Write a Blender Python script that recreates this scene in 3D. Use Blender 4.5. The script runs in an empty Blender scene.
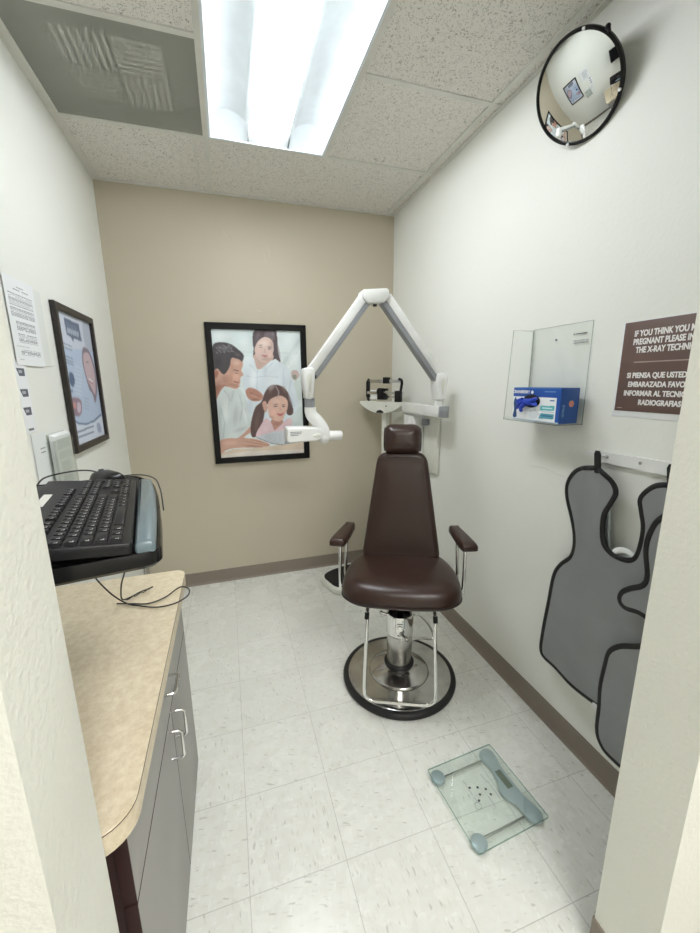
import bpy, bmesh, math, random
import numpy as np
from mathutils import Vector, Matrix, noise
random.seed(7)
rng = np.random.default_rng(5)
PI = math.pi
C = bpy.context.scene.collection
W = 1.952      # room width  (right wall x=0, left wall x=-W)
H = 2.715      # ceiling height
YF = -2.43     # inner face of the front partition
YO = -2.57     # outer face of the front partition
TL = .3048     # floor tile
# ------------------------------------------------------------------ colour
def lin(c):
    c = np.asarray(c, float) / 255.
    return np.where(c <= .04045, c / 12.92, ((c + .055) / 1.055) ** 2.4)
def rgb(r, g, b): return tuple(lin((r, g, b))) + (1.,)
# ------------------------------------------------------------------ materials
class NT:
    def __init__(s, name):
        s.m = bpy.data.materials.new(name); s.m.use_nodes = True
        s.t = s.m.node_tree; s.b = s.t.nodes['Principled BSDF']; s.out = s.t.nodes['Material Output']
    def n(s, typ, ins=None, **kw):
        x = s.t.nodes.new(typ)
        for k, v in kw.items(): setattr(x, k, v)
        for k, v in (ins or {}).items(): s.set(x, k, v)
        return x
    def set(s, x, k, v):
        i = x.inputs[k]
        if hasattr(v, 'bl_idname') or isinstance(v, bpy.types.NodeSocket):
            s.t.links.new(v if isinstance(v, bpy.types.NodeSocket) else v.outputs[0], i)
        else: i.default_value = v
    def math(s, op, a, b=0.0, c=0.0): return s.n('ShaderNodeMath', {0: a, 1: b, 2: c}, operation=op)
    def mix(s, f, a, b):
        x = s.n('ShaderNodeMix', {}, data_type='RGBA')
        s.set(x, 0, f); s.set(x, 6, a); s.set(x, 7, b); return x.outputs[2]
    def obj(s): return s.n('ShaderNodeTexCoord').outputs['Object']
    def bump(s, h, strength=.3, dist=.002): s.set(s.b, 'Normal', s.n('ShaderNodeBump', {'Height': h, 'Strength': strength, 'Distance': dist}).outputs['Normal'])
def mat(name, col, rough=.5, metal=0., spec=.5, bump=None, var=None, coat=0., emit=None):
    q = NT(name); b = q.b
    b.inputs['Base Color'].default_value = col; b.inputs['Roughness'].default_value = rough
    b.inputs['Metallic'].default_value = metal; b.inputs['Specular IOR Level'].default_value = spec
    b.inputs['Coat Weight'].default_value = coat
    if emit: b.inputs['Emission Color'].default_value = emit[0]; b.inputs['Emission Strength'].default_value = emit[1]
    sc, amt = var if var else (9., .06)
    nz = q.n('ShaderNodeTexNoise', {'Vector': q.obj(), 'Scale': sc, 'Detail': 4.})
    f = q.n('ShaderNodeMapRange', {0: nz.outputs[0], 1: .3, 2: .7, 3: 1 - amt, 4: 1 + amt})
    q.set(b, 'Base Color', q.n('ShaderNodeVectorMath', {0: col[:3], 1: f}, operation='MULTIPLY'))
    if bump:
        n2 = q.n('ShaderNodeTexNoise', {'Vector': q.obj(), 'Scale': bump[0], 'Detail': 3.})
        q.bump(n2.outputs[0], bump[1], bump[2])
    return q.m
M = {}
M['wall'] = mat('cream_wall_paint', rgb(238, 239, 232), .55, bump=(70, .25, .003), var=(1.5, .012))
M['jamb'] = mat('cream_orange_peel_paint', rgb(231, 231, 221), .5, bump=(95, .5, .004), var=(2, .015))
M['scuff'] = mat('pale_scuff', rgb(208, 201, 183), .6)
M['tan'] = mat('tan_wall_paint', rgb(196, 187, 166), .55, bump=(70, .22, .003), var=(1.5, .02))
M['hall'] = mat('hall_wall_paint', rgb(228, 227, 220), .6, bump=(70, .2, .003))
M['base'] = mat('taupe_vinyl_base', rgb(135, 124, 112), .45, var=(4, .05))
M['grid'] = mat('white_grid_metal', rgb(222, 221, 213), .4)
M['black'] = mat('black_frame', rgb(11, 11, 12), .3, spec=.3)
M['brown_frame'] = mat('dark_brown_frame', rgb(38, 31, 28), .4)
M['rubber'] = mat('black_rubber', rgb(26, 26, 27), .5)
M['white'] = mat('white_enamel', rgb(238, 239, 236), .3, coat=.2)
M['offwhite'] = mat('off_white_enamel', rgb(226, 227, 216), .35)
M['greyplastic'] = mat('grey_plastic', rgb(150, 153, 158), .4)
M['chrome'] = mat('chrome', (.78, .78, .77, 1), .08, 1., var=(5, .02))
M['brushed'] = mat('brushed_steel', (.55, .54, .52, 1), .2, 1., bump=(220, .05, .0005))
M['disc'] = mat('scuffed_chrome', (.5, .49, .47, 1), .16, 1., bump=(30, .05, .001), var=(12, .2))
M['darkmetal'] = mat('black_metal', rgb(30, 30, 31), .35, .5)
M['vinyl'] = mat('brown_vinyl', rgb(52, 33, 26), .33, bump=(420, .18, .0008), var=(6, .08))
M['seam'] = mat('brown_vinyl_piping', rgb(38, 24, 20), .4)
M['cab'] = mat('grey_laminate', rgb(152, 150, 145), .38, var=(3, .03))
M['cabdark'] = mat('dark_brown_edge', rgb(58, 37, 35), .4)
M['lens'] = mat('lit_lens', (.9, .9, .9, 1), .5, emit=((.95, .985, 1.03, 1), 21.))
M['hlens'] = mat('lit_hall_lens', (.9, .9, .9, 1), .5, emit=((1., .99, .98, 1), 19.))
M['reflector'] = mat('white_reflector', (.78, .84, .87, 1), .3)
M['gel'] = mat('grey_blue_gel', rgb(104, 120, 126), .3, coat=.2)
M['trayblack'] = mat('glossy_black_tray', rgb(8, 8, 9), .15, spec=.35)
M['tubegrey'] = mat('light_grey_louvre', rgb(205, 206, 198), .5)
M['key'] = mat('black_key_plastic', rgb(19, 19, 21), .4, spec=.3)
M['kbd'] = mat('keyboard_body', rgb(22, 22, 24), .4, spec=.3)
M['legend'] = mat('white_legend', rgb(205, 205, 205), .5)
M['paper'] = mat('white_paper', rgb(238, 240, 240), .6)
M['ink'] = mat('black_ink', rgb(60, 60, 64), .6)
M['signbrown'] = mat('brown_print', rgb(106, 84, 77), .45)
M['signrule'] = mat('pale_brown_print', rgb(176, 158, 150), .45)
M['whiteink'] = mat('white_print', rgb(242, 240, 238), .5)
M['apron'] = mat('grey_coated_fabric', rgb(138, 140, 141), .36, bump=(16, .35, .006), var=(7, .05))
M['apron2'] = mat('pale_blue_grey_fabric', rgb(178, 186, 190), .4, bump=(25, .2, .004))
M['trim'] = mat('black_binding_tape', rgb(20, 20, 21), .6, bump=(300, .2, .001))
M['blue'] = mat('blue_carton', rgb(32, 78, 150), .45)
M['glove'] = mat('blue_nitrile', rgb(38, 70, 190), .4)
M['scalesilver'] = mat('silver_grey_plastic', rgb(172, 184, 188), .3, .2)
M['lcd'] = mat('green_grey_display', rgb(92, 100, 84), .3)
M['tubewhite'] = mat('white_plastic', rgb(240, 240, 238), .35)
M['mat'] = mat('black_ribbed_mat', rgb(22, 22, 23), .7, bump=(120, .3, .001))
M['monitor'] = mat('black_monitor_plastic', rgb(25, 25, 27), .35)
M['screen'] = mat('dark_glass_screen', rgb(12, 13, 16), .1)
def clear(name, tint, gloss=.09, rough=.03):
    q = NT(name); q.t.nodes.remove(q.b)
    lw = q.n('ShaderNodeLayerWeight', {'Blend': .5})
    f = q.math('ADD', q.math('MULTIPLY', q.math('POWER', lw.outputs['Facing'], 4.), .45), gloss * .35)
    tr = q.n('ShaderNodeBsdfTransparent', {'Color': tint}); gl = q.n('ShaderNodeBsdfGlossy', {'Color': (.95, .98, .97, 1), 'Roughness': rough})
    mx = q.n('ShaderNodeMixShader', {0: f, 1: tr, 2: gl}); q.t.links.new(mx.outputs[0], q.out.inputs[0]); return q.m
M['acrylic'] = clear('clear_acrylic', (.982, .988, .985, 1), .04)
M['acrylicedge'] = clear('acrylic_edge', (.78, .80, .79, 1))
M['glass'] = clear('green_tinted_glass', (.955, .98, .97, 1), .15)
M['glassedge'] = clear('glass_edge', (.66, .76, .73, 1), .2)
M['sleeve'] = clear('clear_sleeve', (.94, .95, .94, 1))
def counter_mat():
    q = NT('beige_speckled_laminate'); o = q.obj()
    a = q.n('ShaderNodeTexNoise', {'Vector': o, 'Scale': 55., 'Detail': 6., 'Roughness': .7}); b = q.n('ShaderNodeTexNoise', {'Vector': o, 'Scale': 260., 'Detail': 2.})
    c = q.mix(q.n('ShaderNodeMapRange', {0: a.outputs[0], 1: .35, 2: .65}), rgb(208, 192, 162), rgb(226, 214, 188))
    c = q.mix(q.n('ShaderNodeMapRange', {0: b.outputs[0], 1: .62, 2: .75, 4: .5}), c, rgb(180, 160, 128))
    q.set(q.b, 'Base Color', c); q.b.inputs['Roughness'].default_value = .35; return q.m
M['counter'] = counter_mat()
def floor_mat():
    q = NT('vinyl_composition_tile')
    o = q.n('ShaderNodeMapping', {'Vector': q.obj(), 'Location': (.1035 + TL * 20, 1.7368 + TL * 20, 0)})
    s = q.n('ShaderNodeSeparateXYZ', {0: o}); seams = []; cells = []
    for k in (0, 1):
        d = q.math('DIVIDE', s.outputs[k], TL); f = q.math('FRACT', d)
        e = q.math('MINIMUM', f, q.math('SUBTRACT', 1., f))
        seams.append(e); cells.append(q.math('FLOOR', d))
    mn = q.math('MINIMUM', seams[0], seams[1])
    seam = q.n('ShaderNodeMapRange', {0: mn, 1: .0025, 2: .0055, 3: 1., 4: 0.})
    cv = q.n('ShaderNodeCombineXYZ', {0: cells[0], 1: cells[1]})
    wn = q.n('ShaderNodeTexWhiteNoise', {0: cv})
    ck = q.math('MODULO', q.math('ADD', cells[0], cells[1]), 2.)
    # flecks: elongated voronoi cells, direction turned tile by tile
    ang = q.math('ADD', q.math('MULTIPLY', ck, 1.35), q.math('MULTIPLY', wn.outputs[0], .5))
    rot = q.n('ShaderNodeVectorRotate', {'Vector': q.obj(), 'Angle': ang}, rotation_type='Z_AXIS')
    col = None
    base = q.mix(wn.outputs[0], rgb(230, 231, 224), rgb(235, 236, 230))
    cl = q.n('ShaderNodeTexNoise', {'Vector': q.obj(), 'Scale': 28., 'Detail': 5., 'Roughness': .65})
    base = q.mix(q.n('ShaderNodeMapRange', {0: cl.outputs[0], 1: .35, 2: .7}), base, rgb(224, 224, 215))
    for sx, sy, thr, rnd, c, amt in ((24, 85, .15, .55, rgb(190, 188, 176), .24), (60, 22, .13, .68, rgb(244, 245, 240), .4), (20, 70, .11, .84, rgb(140, 136, 124), .38)):
        mp = q.n('ShaderNodeMapping', {'Vector': rot, 'Scale': (sx, sy, 1), 'Location': (sx, 3, 0)})
        nn = q.n('ShaderNodeTexNoise', {'Vector': mp, 'Scale': 1.3})
        wv = q.n('ShaderNodeVectorMath', {0: mp, 1: nn.outputs[1]}, operation='ADD')
        v = q.n('ShaderNodeTexVoronoi', {'Vector': wv, 'Scale': 1.}, voronoi_dimensions='2D')
        f = q.math('MULTIPLY', q.n('ShaderNodeMapRange', {0: v.outputs['Distance'], 1: thr, 2: thr + .12, 3: 1., 4: 0.}), q.math('GREATER_THAN', q.n('ShaderNodeSeparateColor', {0: v.outputs['Color']}).outputs[0], rnd))
        base = q.mix(q.math('MULTIPLY', f, amt), base, c)
    base = q.mix(q.math('MULTIPLY', seam, .55), base, rgb(160, 159, 150))
    q.set(q.b, 'Base Color', base)
    gn = q.n('ShaderNodeTexNoise', {'Vector': q.obj(), 'Scale': 5., 'Detail': 3.})
    q.set(q.b, 'Roughness', q.n('ShaderNodeMapRange', {0: gn.outputs[0], 1: .3, 2: .7, 3: .2, 4: .34}))
    q.bump(q.math('SUBTRACT', q.math('MULTIPLY', cl.outputs[0], .3), seam), .2, .001)
    return q.m
M['floor'] = floor_mat()
def tile_mat():
    q = NT('mineral_fibre_ceiling_tile'); o = q.obj()
    a = q.n('ShaderNodeTexNoise', {'Vector': o, 'Scale': 60., 'Detail': 3., 'Roughness': .6, 'Distortion': 2.2})
    f1 = q.n('ShaderNodeMapRange', {0: a.outputs[0], 1: .34, 2: .42, 3: 1., 4: 0.})
    v = q.n('ShaderNodeTexVoronoi', {'Vector': o, 'Scale': 150.})
    f2 = q.math('MULTIPLY', q.n('ShaderNodeMapRange', {0: v.outputs['Distance'], 1: .2, 2: .32, 3: 1., 4: 0.}), q.math('GREATER_THAN', q.n('ShaderNodeSeparateColor', {0: v.outputs['Color']}).outputs[0], .45))
    f = q.math('MAXIMUM', f1, f2)
    q.set(q.b, 'Base Color', q.mix(q.math('MULTIPLY', f, .75), rgb(234, 231, 223), rgb(130, 123, 112)))
    q.b.inputs['Roughness'].default_value = .85
    q.bump(q.math('SUBTRACT', 0., f), .5, .002); return q.m
M['tile'] = tile_mat()
def vent_mat():
    q = NT('perforated_grey_panel'); o = q.obj()
    v = q.n('ShaderNodeTexVoronoi', {'Vector': o, 'Scale': 230., 'Randomness': 0.})
    f = q.n('ShaderNodeMapRange', {0: v.outputs['Distance'], 1: .25, 2: .4, 3: 1., 4: 0.})
    q.set(q.b, 'Base Color', q.mix(q.math('MULTIPLY', f, .3), rgb(204, 206, 196), rgb(150, 151, 142)))
    tr = q.n('ShaderNodeBsdfTransparent'); mx = q.n('ShaderNodeMixShader', {0: .56, 1: q.b.outputs[0], 2: tr}); q.t.links.new(mx.outputs[0], q.out.inputs[0]); return q.m
M['vent'] = vent_mat()
def vcol_mat(name, rough):
    q = NT(name); q.set(q.b, 'Base Color', q.n('ShaderNodeVertexColor', layer_name='Col').outputs[0]); q.b.inputs['Roughness'].default_value = rough
    return q.m
M['print'] = vcol_mat('printed_picture', .55); M['printpaper'] = vcol_mat('printed_paper', .6); M['printcarton'] = vcol_mat('printed_carton', .45)
# ------------------------------------------------------------------ mesh builder
def offset(poly, d):
    n = len(poly); out = []
    area = sum(poly[i][0] * poly[(i + 1) % n][1] - poly[(i + 1) % n][0] * poly[i][1] for i in range(n))
    sg = 1 if area > 0 else -1
    for i in range(n):
        p0, p1, p2 = Vector(poly[i - 1]), Vector(poly[i]), Vector(poly[(i + 1) % n])
        e1 = (p1 - p0).normalized(); e2 = (p2 - p1).normalized()
        n1 = Vector((-e1.y, e1.x)) * sg; n2 = Vector((-e2.y, e2.x)) * sg
        m = (n1 + n2); L = m.length
        m = m / L if L > 1e-6 else n1
        k = min(1.6, 1 / max(.3, m.dot(n1)))
        q = p1 + m * d * k; out.append((q.x, q.y))
    return out
def rrect(x0, y0, x1, y1, r, n=5):
    rs = r if isinstance(r, (tuple, list)) else (r,) * 4; o = []
    for (cx, cy, a, rr) in ((x1, y1, 0, rs[0]), (x0, y1, 90, rs[1]), (x0, y0, 180, rs[2]), (x1, y0, 270, rs[3])):
        px = cx - rr if cx == x1 else cx + rr; py = cy - rr if cy == y1 else cy + rr
        for k in range(n + 1):
            t = math.radians(a + 90 * k / n); o.append((px + rr * math.cos(t), py + rr * math.sin(t)))
    return o
def spline(pts, closed=True, n=6):
    P = [Vector(p) for p in pts]; N = len(P); o = []
    rngi = range(N) if closed else range(N - 1)
    for i in rngi:
        g = (lambda k: P[k % N]) if closed else (lambda k: P[max(0, min(N - 1, k))])
        a, b, c, d = g(i - 1), g(i), g(i + 1), g(i + 2)
        for k in range(n):
            t = k / n
            o.append(tuple(.5 * ((2 * b) + (c - a) * t + (2 * a - 5 * b + 4 * c - d) * t * t + (3 * b - a - 3 * c + d) * t ** 3)))
    if not closed: o.append(tuple(P[-1]))
    return o
PLANE = {'xy': lambda u, v, h: Vector((u, v, h)), 'xz': lambda u, v, h: Vector((u, h, v)), 'yz': lambda u, v, h: Vector((h, u, v))}
class MB:
    def __init__(s): s.bm = bmesh.new(); s.mi = 0
    def _tag(s, faces):
        for f in faces: f.material_index = s.mi
    def box(s, c, size, bev=0., rot=None, seg=2):
        b2 = bmesh.new(); bmesh.ops.create_cube(b2, size=1.)
        bmesh.ops.scale(b2, vec=size, verts=b2.verts)
        if bev: bmesh.ops.bevel(b2, geom=b2.edges[:], offset=bev, segments=seg, affect='EDGES', profile=.5)
        T = Matrix.Translation(c) @ (rot if rot else Matrix.Identity(4)); s.merge(b2, T); return s
    def b6(s, x0, x1, y0, y1, z0, z1, bev=0.): return s.box(((x0 + x1) / 2, (y0 + y1) / 2, (z0 + z1) / 2), (abs(x1 - x0), abs(y1 - y0), abs(z1 - z0)), bev)
    def merge(s, b2, T=None):
        if T is not None: b2.transform(T)
        mp = {}
        for v in b2.verts: mp[v] = s.bm.verts.new(v.co)
        for f in b2.faces:
            try: g = s.bm.faces.new([mp[v] for v in f.verts]); g.material_index = s.mi
            except ValueError: pass
        b2.free()
    def rings(s, rings, cap0=True, cap1=True, closed=True):
        bm = s.bm; R = [[bm.verts.new(p) for p in r] for r in rings]; n = len(R[0]); fs = []
        for a, b in zip(R, R[1:]):
            for i in range(n if closed else n - 1):
                j = (i + 1) % n
                try: fs.append(bm.faces.new((a[i], a[j], b[j], b[i])))
                except ValueError: pass
        if cap0 and closed: fs.append(bm.faces.new(R[0][::-1]))
        if cap1 and closed: fs.append(bm.faces.new(R[-1]))
        s._tag(fs); return s
    def slab(s, poly, prof, plane='xy', T=None):
        """poly 2-D outline; prof = [(inset, height), ...]"""
        g = PLANE[plane]; rr = []
        cx = sum(p[0] for p in poly) / len(poly); cy = sum(p[1] for p in poly) / len(poly)
        for e in prof:
            ins, h = e[0], e[1]; k = e[2] if len(e) > 2 else 1.
            q = offset(poly, ins) if ins else poly
            if k != 1.: q = [(cx + (u - cx) * k, cy + (v - cy) * k) for u, v in q]
            rr.append([(T @ g(u, v, h)) if T else g(u, v, h) for u, v in q])
        return s.rings(rr)
    def prism(s, poly, h0, h1, plane='xy', r=0., T=None, n=3):
        if r:
            a = [(r * (1 - math.sin(k * PI / 2 / n)), h0 + r * (1 - math.cos(k * PI / 2 / n))) for k in range(n + 1)]
            sg = 1 if h1 > h0 else -1
            prof = [(i, h0 + (h - h0) * sg) for i, h in a] + [(i, h1 - (h - h0) * sg) for i, h in a[::-1]]
        else: prof = [(0, h0), (0, h1)]
        return s.slab(poly, prof, plane, T)
    def lathe(s, prof, c=(0, 0, 0), n=40, axis=None):
        c = Vector(c); A = (Vector(axis).normalized() if axis else Vector((0, 0, 1)))
        q = A.to_track_quat('Z', 'Y').to_matrix()
        rr = [[c + q @ Vector((r * math.cos(2 * PI * k / n), r * math.sin(2 * PI * k / n), z)) for k in range(n)] for r, z in prof]
        return s.rings(rr, prof[0][0] > 1e-5, prof[-1][0] > 1e-5)
    def cyl(s, a, b, r, r2=None, n=20):
        a = Vector(a); b = Vector(b); return s.lathe([(r, 0), (r if r2 is None else r2, (b - a).length)], a, n, b - a)
    def tube(s, pts, r, n=10, closed=False, flat=None):
        P = [Vector(p) for p in pts]; N = len(P); rr = []; up = None
        for i, p in enumerate(P):
            t = (P[(i + 1) % N] - P[i - 1]) if closed else (P[min(i + 1, N - 1)] - P[max(i - 1, 0)])
            t.normalize()
            if up is None: up = t.orthogonal().normalized()
            up = (up - t * up.dot(t)).normalized(); sd = t.cross(up)
            if flat:   # elliptical section: wide across the path inside the sheet, thin along `flat`
                nrm = Vector(flat); w = t.cross(nrm).normalized()
                rr.append([p + w * (r[0] * math.cos(2 * PI * k / n)) + nrm * (r[1] * math.sin(2 * PI * k / n)) for k in range(n)])
            else:
                rad = r[i] if isinstance(r, (list, tuple)) else r
                rr.append([p + up * (rad * math.cos(2 * PI * k / n)) + sd * (rad * math.sin(2 * PI * k / n)) for k in range(n)])
        if closed: rr.append(rr[0]); return s.rings(rr, False, False)
        return s.rings(rr)
    def ball(s, c, r, n=16, sc=(1, 1, 1)):
        b2 = bmesh.new(); bmesh.ops.create_uvsphere(b2, u_segments=n, v_segments=n // 2 + 2, radius=1.)
        s.merge(b2, Matrix.Translation(c) @ Matrix.Diagonal((r * sc[0], r * sc[1], r * sc[2], 1))); return s
    def build(s, name, mats, parent=None, label=None, world=True, angle=38, smooth=True):
        bm = s.bm; bmesh.ops.remove_doubles(bm, verts=bm.verts, dist=1e-6); bmesh.ops.recalc_face_normals(bm, faces=bm.faces)
        o = None
        root = parent
        while root is not None and root.parent is not None: root = root.parent
        if root is not None and world: bm.transform(mw(root).inverted())
        me = bpy.data.meshes.new(name); bm.to_mesh(me); bm.free()
        for m in (mats if isinstance(mats, (list, tuple)) else [mats]): me.materials.append(M[m] if isinstance(m, str) else m)
        if smooth:
            me.polygons.foreach_set('use_smooth', [True] * len(me.polygons)); me.set_sharp_from_angle(angle=math.radians(angle))
        o = bpy.data.objects.new(name, me); C.objects.link(o); o.parent = parent
        if label: o['label'] = label
        return o
def mw(o): return Matrix.Translation(o.location) @ o.rotation_euler.to_matrix().to_4x4()
def tag(o, label, cat, group=None, kind=None):
    if label: o['label'] = label
    if cat: o['category'] = cat
    if group: o['group'] = group
    if kind: o['kind'] = kind
    return o
def thing(name, loc, label, cat, rz=0., group=None):
    e = bpy.data.objects.new(name, None); C.objects.link(e); e.location = loc; e.rotation_euler = (0, 0, rz); e.empty_display_size = .05
    return tag(e, label, cat, group)
def struct(name, mb, m, smooth=False):
    o = mb.build(name, m, smooth=smooth); o['kind'] = 'structure'; return o
def recentre(o, p):
    """put a top-level mesh's origin at p without moving it"""
    o.data.transform(Matrix.Translation(-Vector(p))); o.location = p; return o
def text_mesh(name, s, size, T, m, parent, bold=0., align='CENTER', depth=.0004, sx=1., label=None):
    cu = bpy.data.curves.new(name + '_curve', 'FONT'); cu.body = s; cu.size = size; cu.align_x = align; cu.align_y = 'CENTER'; cu.offset = bold; cu.extrude = depth; cu.resolution_u = 3
    t = bpy.data.objects.new(name + '_tmp', cu); C.objects.link(t)
    dg = bpy.context.evaluated_depsgraph_get(); me = bpy.data.meshes.new_from_object(t.evaluated_get(dg)); bpy.data.objects.remove(t); bpy.data.curves.remove(cu)
    me.name = name; me.materials.clear(); me.materials.append(M[m]); me.transform(T @ Matrix.Diagonal((sx, 1, 1, 1)))
    o = bpy.data.objects.new(name, me); C.objects.link(o); o.parent = parent
    if label: o['label'] = label
    return o
UP = Matrix.Rotation(PI / 2, 4, 'X')      # text lying in xy -> standing, facing local -y
def at(x, y, z): return Matrix.Translation((x, y, z))
# ------------------------------------------------------------------ raster pictures (drawn polygons -> vertex colours of a fine sheet)
class Raster:
    def __init__(s, nx, ny, bg):
        s.nx, s.ny = nx, ny; s.a = np.zeros((ny, nx, 3)); s.a[:] = bg
        s.X, s.Y = np.meshgrid((np.arange(nx) + .5) / nx, (np.arange(ny) + .5) / ny)      # y downward
        s.h = None
    def homog(s, quad):
        A = []; b = []
        for (x, y), (u, v) in zip(quad, ((0, 0), (1, 0), (1, 1), (0, 1))):
            A += [[x, y, 1, 0, 0, 0, -u * x, -u * y], [0, 0, 0, x, y, 1, -v * x, -v * y]]; b += [u, v]
        s.h = np.append(np.linalg.solve(np.array(A, float), np.array(b, float)), 1).reshape(3, 3)
    def tf(s, pts):
        if s.h is None: return [tuple(p) for p in pts]
        o = []
        for x, y in pts:
            q = s.h @ np.array([x, y, 1.]); o.append((q[0] / q[2], q[1] / q[2]))
        return o
    def poly(s, pts, col, smooth=True, alpha=1.):
        P = spline(pts, True, 5) if smooth else pts
        P = s.tf([p[:2] for p in P]); inside = np.zeros(s.X.shape, bool); n = len(P)
        for i in range(n):
            (x1, y1), (x2, y2) = P[i], P[(i + 1) % n]
            if y1 == y2: continue
            c = ((y1 > s.Y) != (y2 > s.Y)) & (s.X < (x2 - x1) * (s.Y - y1) / (y2 - y1) + x1); inside ^= c
        s.a[inside] = s.a[inside] * (1 - alpha) + np.array(col, float) * alpha
    def rect(s, x0, y0, x1, y1, col, alpha=1.): s.poly([(x0, y0), (x1, y0), (x1, y1), (x0, y1)], col, False, alpha)
    def line(s, pts, w, col, alpha=1.):
        for (x1, y1), (x2, y2) in zip(pts, pts[1:]):
            d = math.hypot(x2 - x1, y2 - y1) or 1; nx, ny = -(y2 - y1) / d * w / 2, (x2 - x1) / d * w / 2
            s.poly([(x1 + nx, y1 + ny), (x2 + nx, y2 + ny), (x2 - nx, y2 - ny), (x1 - nx, y1 - ny)], col, False, alpha)
    def blur(s, k=1):
        for _ in range(k):
            p = np.pad(s.a, ((1, 1), (1, 1), (0, 0)), 'edge')
            s.a = (p[1:-1, 1:-1] * 2 + p[:-2, 1:-1] + p[2:, 1:-1] + p[1:-1, :-2] + p[1:-1, 2:]) / 6
    def noise(s, amt): s.a += (rng.random((s.ny, s.nx, 1)) - .5) * amt
    def sheet(s, name, w, h, T, m, parent=None, label=None):
        nx, ny = s.nx, s.ny
        xs = (np.arange(nx) / (nx - 1) - .5) * w; ys = (.5 - np.arange(ny) / (ny - 1)) * h
        gx, gy = np.meshgrid(xs, ys); co = np.stack([gx, gy, np.zeros_like(gx)], -1).reshape(-1, 3)
        i = np.arange(nx * ny).reshape(ny, nx); f = np.stack([i[:-1, :-1], i[1:, :-1], i[1:, 1:], i[:-1, 1:]], -1).reshape(-1, 4)
        me = bpy.data.meshes.new(name); me.vertices.add(len(co)); me.vertices.foreach_set('co', co.ravel())
        me.loops.add(f.size); me.loops.foreach_set('vertex_index', f.ravel().astype(np.int32)); me.polygons.add(len(f)); me.polygons.foreach_set('loop_start', np.arange(0, f.size, 4, dtype=np.int32)); me.update(calc_edges=True)
        at_ = me.color_attributes.new('Col', 'FLOAT_COLOR', 'POINT'); c = np.ones((nx * ny, 4)); c[:, :3] = lin(np.clip(s.a, 0, 255)).reshape(-1, 3); at_.data.foreach_set('color', c.ravel())
        me.materials.append(M[m]); me.transform(T)
        o = bpy.data.objects.new(name, me); C.objects.link(o); o.parent = parent
        if label: o['label'] = label
        return o
def scratch(name, pts, r, m, par):
    mb = MB(); mb.tube(spline(pts, False, 4), r, 5); o = mb.build(name, m); o.parent = par; return o
# ================================================================== CAMERA
CP = Vector((-1.28278, -2.97141, 1.51703)); yaw, pit, rol, FPX = .300723, .213619, -.0094041, 390.0
Fv = Vector((math.sin(yaw) * math.cos(pit), math.cos(yaw) * math.cos(pit), -math.sin(pit)))
R0 = Vector((math.cos(yaw), -math.sin(yaw), 0)); U0 = R0.cross(Fv)
Rv = R0 * math.cos(rol) + U0 * math.sin(rol); Uv = -R0 * math.sin(rol) + U0 * math.cos(rol)
cam = bpy.data.cameras.new('camera'); cam.sensor_fit = 'HORIZONTAL'; cam.sensor_width = 36; cam.lens = FPX * 36 / 700; cam.clip_start = .02
co = bpy.data.objects.new('camera', cam); C.objects.link(co)
mm = Matrix((Rv, Uv, -Fv)).transposed().to_4x4(); mm.translation = CP; co.matrix_world = mm
bpy.context.scene.camera = co
# ================================================================== ROOM
HX0, HX1, HY = -3.2, 1.7, -4.5
XL, XR = -1.507, -.437       # door opening
struct('floor', MB().b6(-W, 0, YO, 0, -.05, 0), 'floor')
struct('floor_hall', MB().b6(HX0, HX1, HY, YO, -.05, 0), 'floor')
struct('wall_left', MB().b6(-W - .1, -W, YF, .1, 0, H + .15), 'wall')
wr = struct('wall_right', MB().b6(0, .1, YF, .1, 0, H + .15), 'wall')
scratch('paint_scratch', [(0, -1.573, 1.139), (0, -1.62, 1.146), (0, -1.688, 1.144), (0, -1.72, 1.136), (0, -1.766, 1.135)], .0012, 'offwhite', wr)
wb = struct('wall_back', MB().b6(-W, 0, 0, .1, 0, H + .15), 'tan')
for a, b, c, d in ((-.985, 2.42, -.955, 2.33), (-.94, 2.44, -.93, 2.36), (-1.23, 2.50, -1.20, 2.46), (-.90, 2.02, -.88, 1.99), (-1.04, 2.01, -1.0, 2.005)):
    scratch('wall_scuff', [(a, 0, b), ((a + c) / 2 + .006, 0, (b + d) / 2), (c, 0, d)], .0022, 'scuff', wb)
struct('wall_front_left', MB().b6(HX0, XL, YO, YF, 0, H), 'jamb')
struct('wall_front_right', MB().b6(XR, HX1, YO, YF, 0, H), 'jamb')
struct('wall_front_top', MB().b6(XL, XR, YO, YF, 2.2, H), 'jamb')
struct('wall_hall_back', MB().b6(HX0, HX1, HY - .1, HY, 0, H), 'hall')
struct('wall_hall_left', MB().b6(HX0 - .1, HX0, HY, YF, 0, H), 'hall')
struct('wall_hall_right', MB().b6(HX1, HX1 + .1, HY, YF, 0, H), 'hall')
# ceiling tiles; openings for the light and the return grille
m = MB(); xs = [-W, -1.925, -1.345, -1.285, -.675, -.06, 0]; ys = [0, -.61, -1.22, -1.83, YF]
for i, (a, b) in enumerate(zip(xs, xs[1:])):
    for j, (c, d) in enumerate(zip(ys, ys[1:])):
        if i == 3 and j == 0: b = xs[5]
        if i == 4 and j == 0: continue
        if i == 3 and j in (1, 2): continue
        if i == 1 and j == 1: continue
        if i == 2 and j in (1,): continue
        m.b6(a, b, d, c, H + .004, H + .02)
struct('ceiling', m, 'tile')
m = MB(); m.b6(HX0, HX1, HY, YO, H, H + .02)
struct('ceiling_hall', m, 'tile')
m = MB(); bw = .012
for x in (-1.925, -.06): m.b6(x - bw, x + bw, YF, 0, H - .002, H + .012)
m.b6(-1.29 - bw, -1.29 + bw, YF, 0, H - .002, H + .012); m.b6(-.675 - bw, -.675 + bw, YF, -.61, H - .002, H + .012)
m.b6(-1.35 - .006, -1.35 + .006, -.61, 0, H - .002, H + .006)
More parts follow.
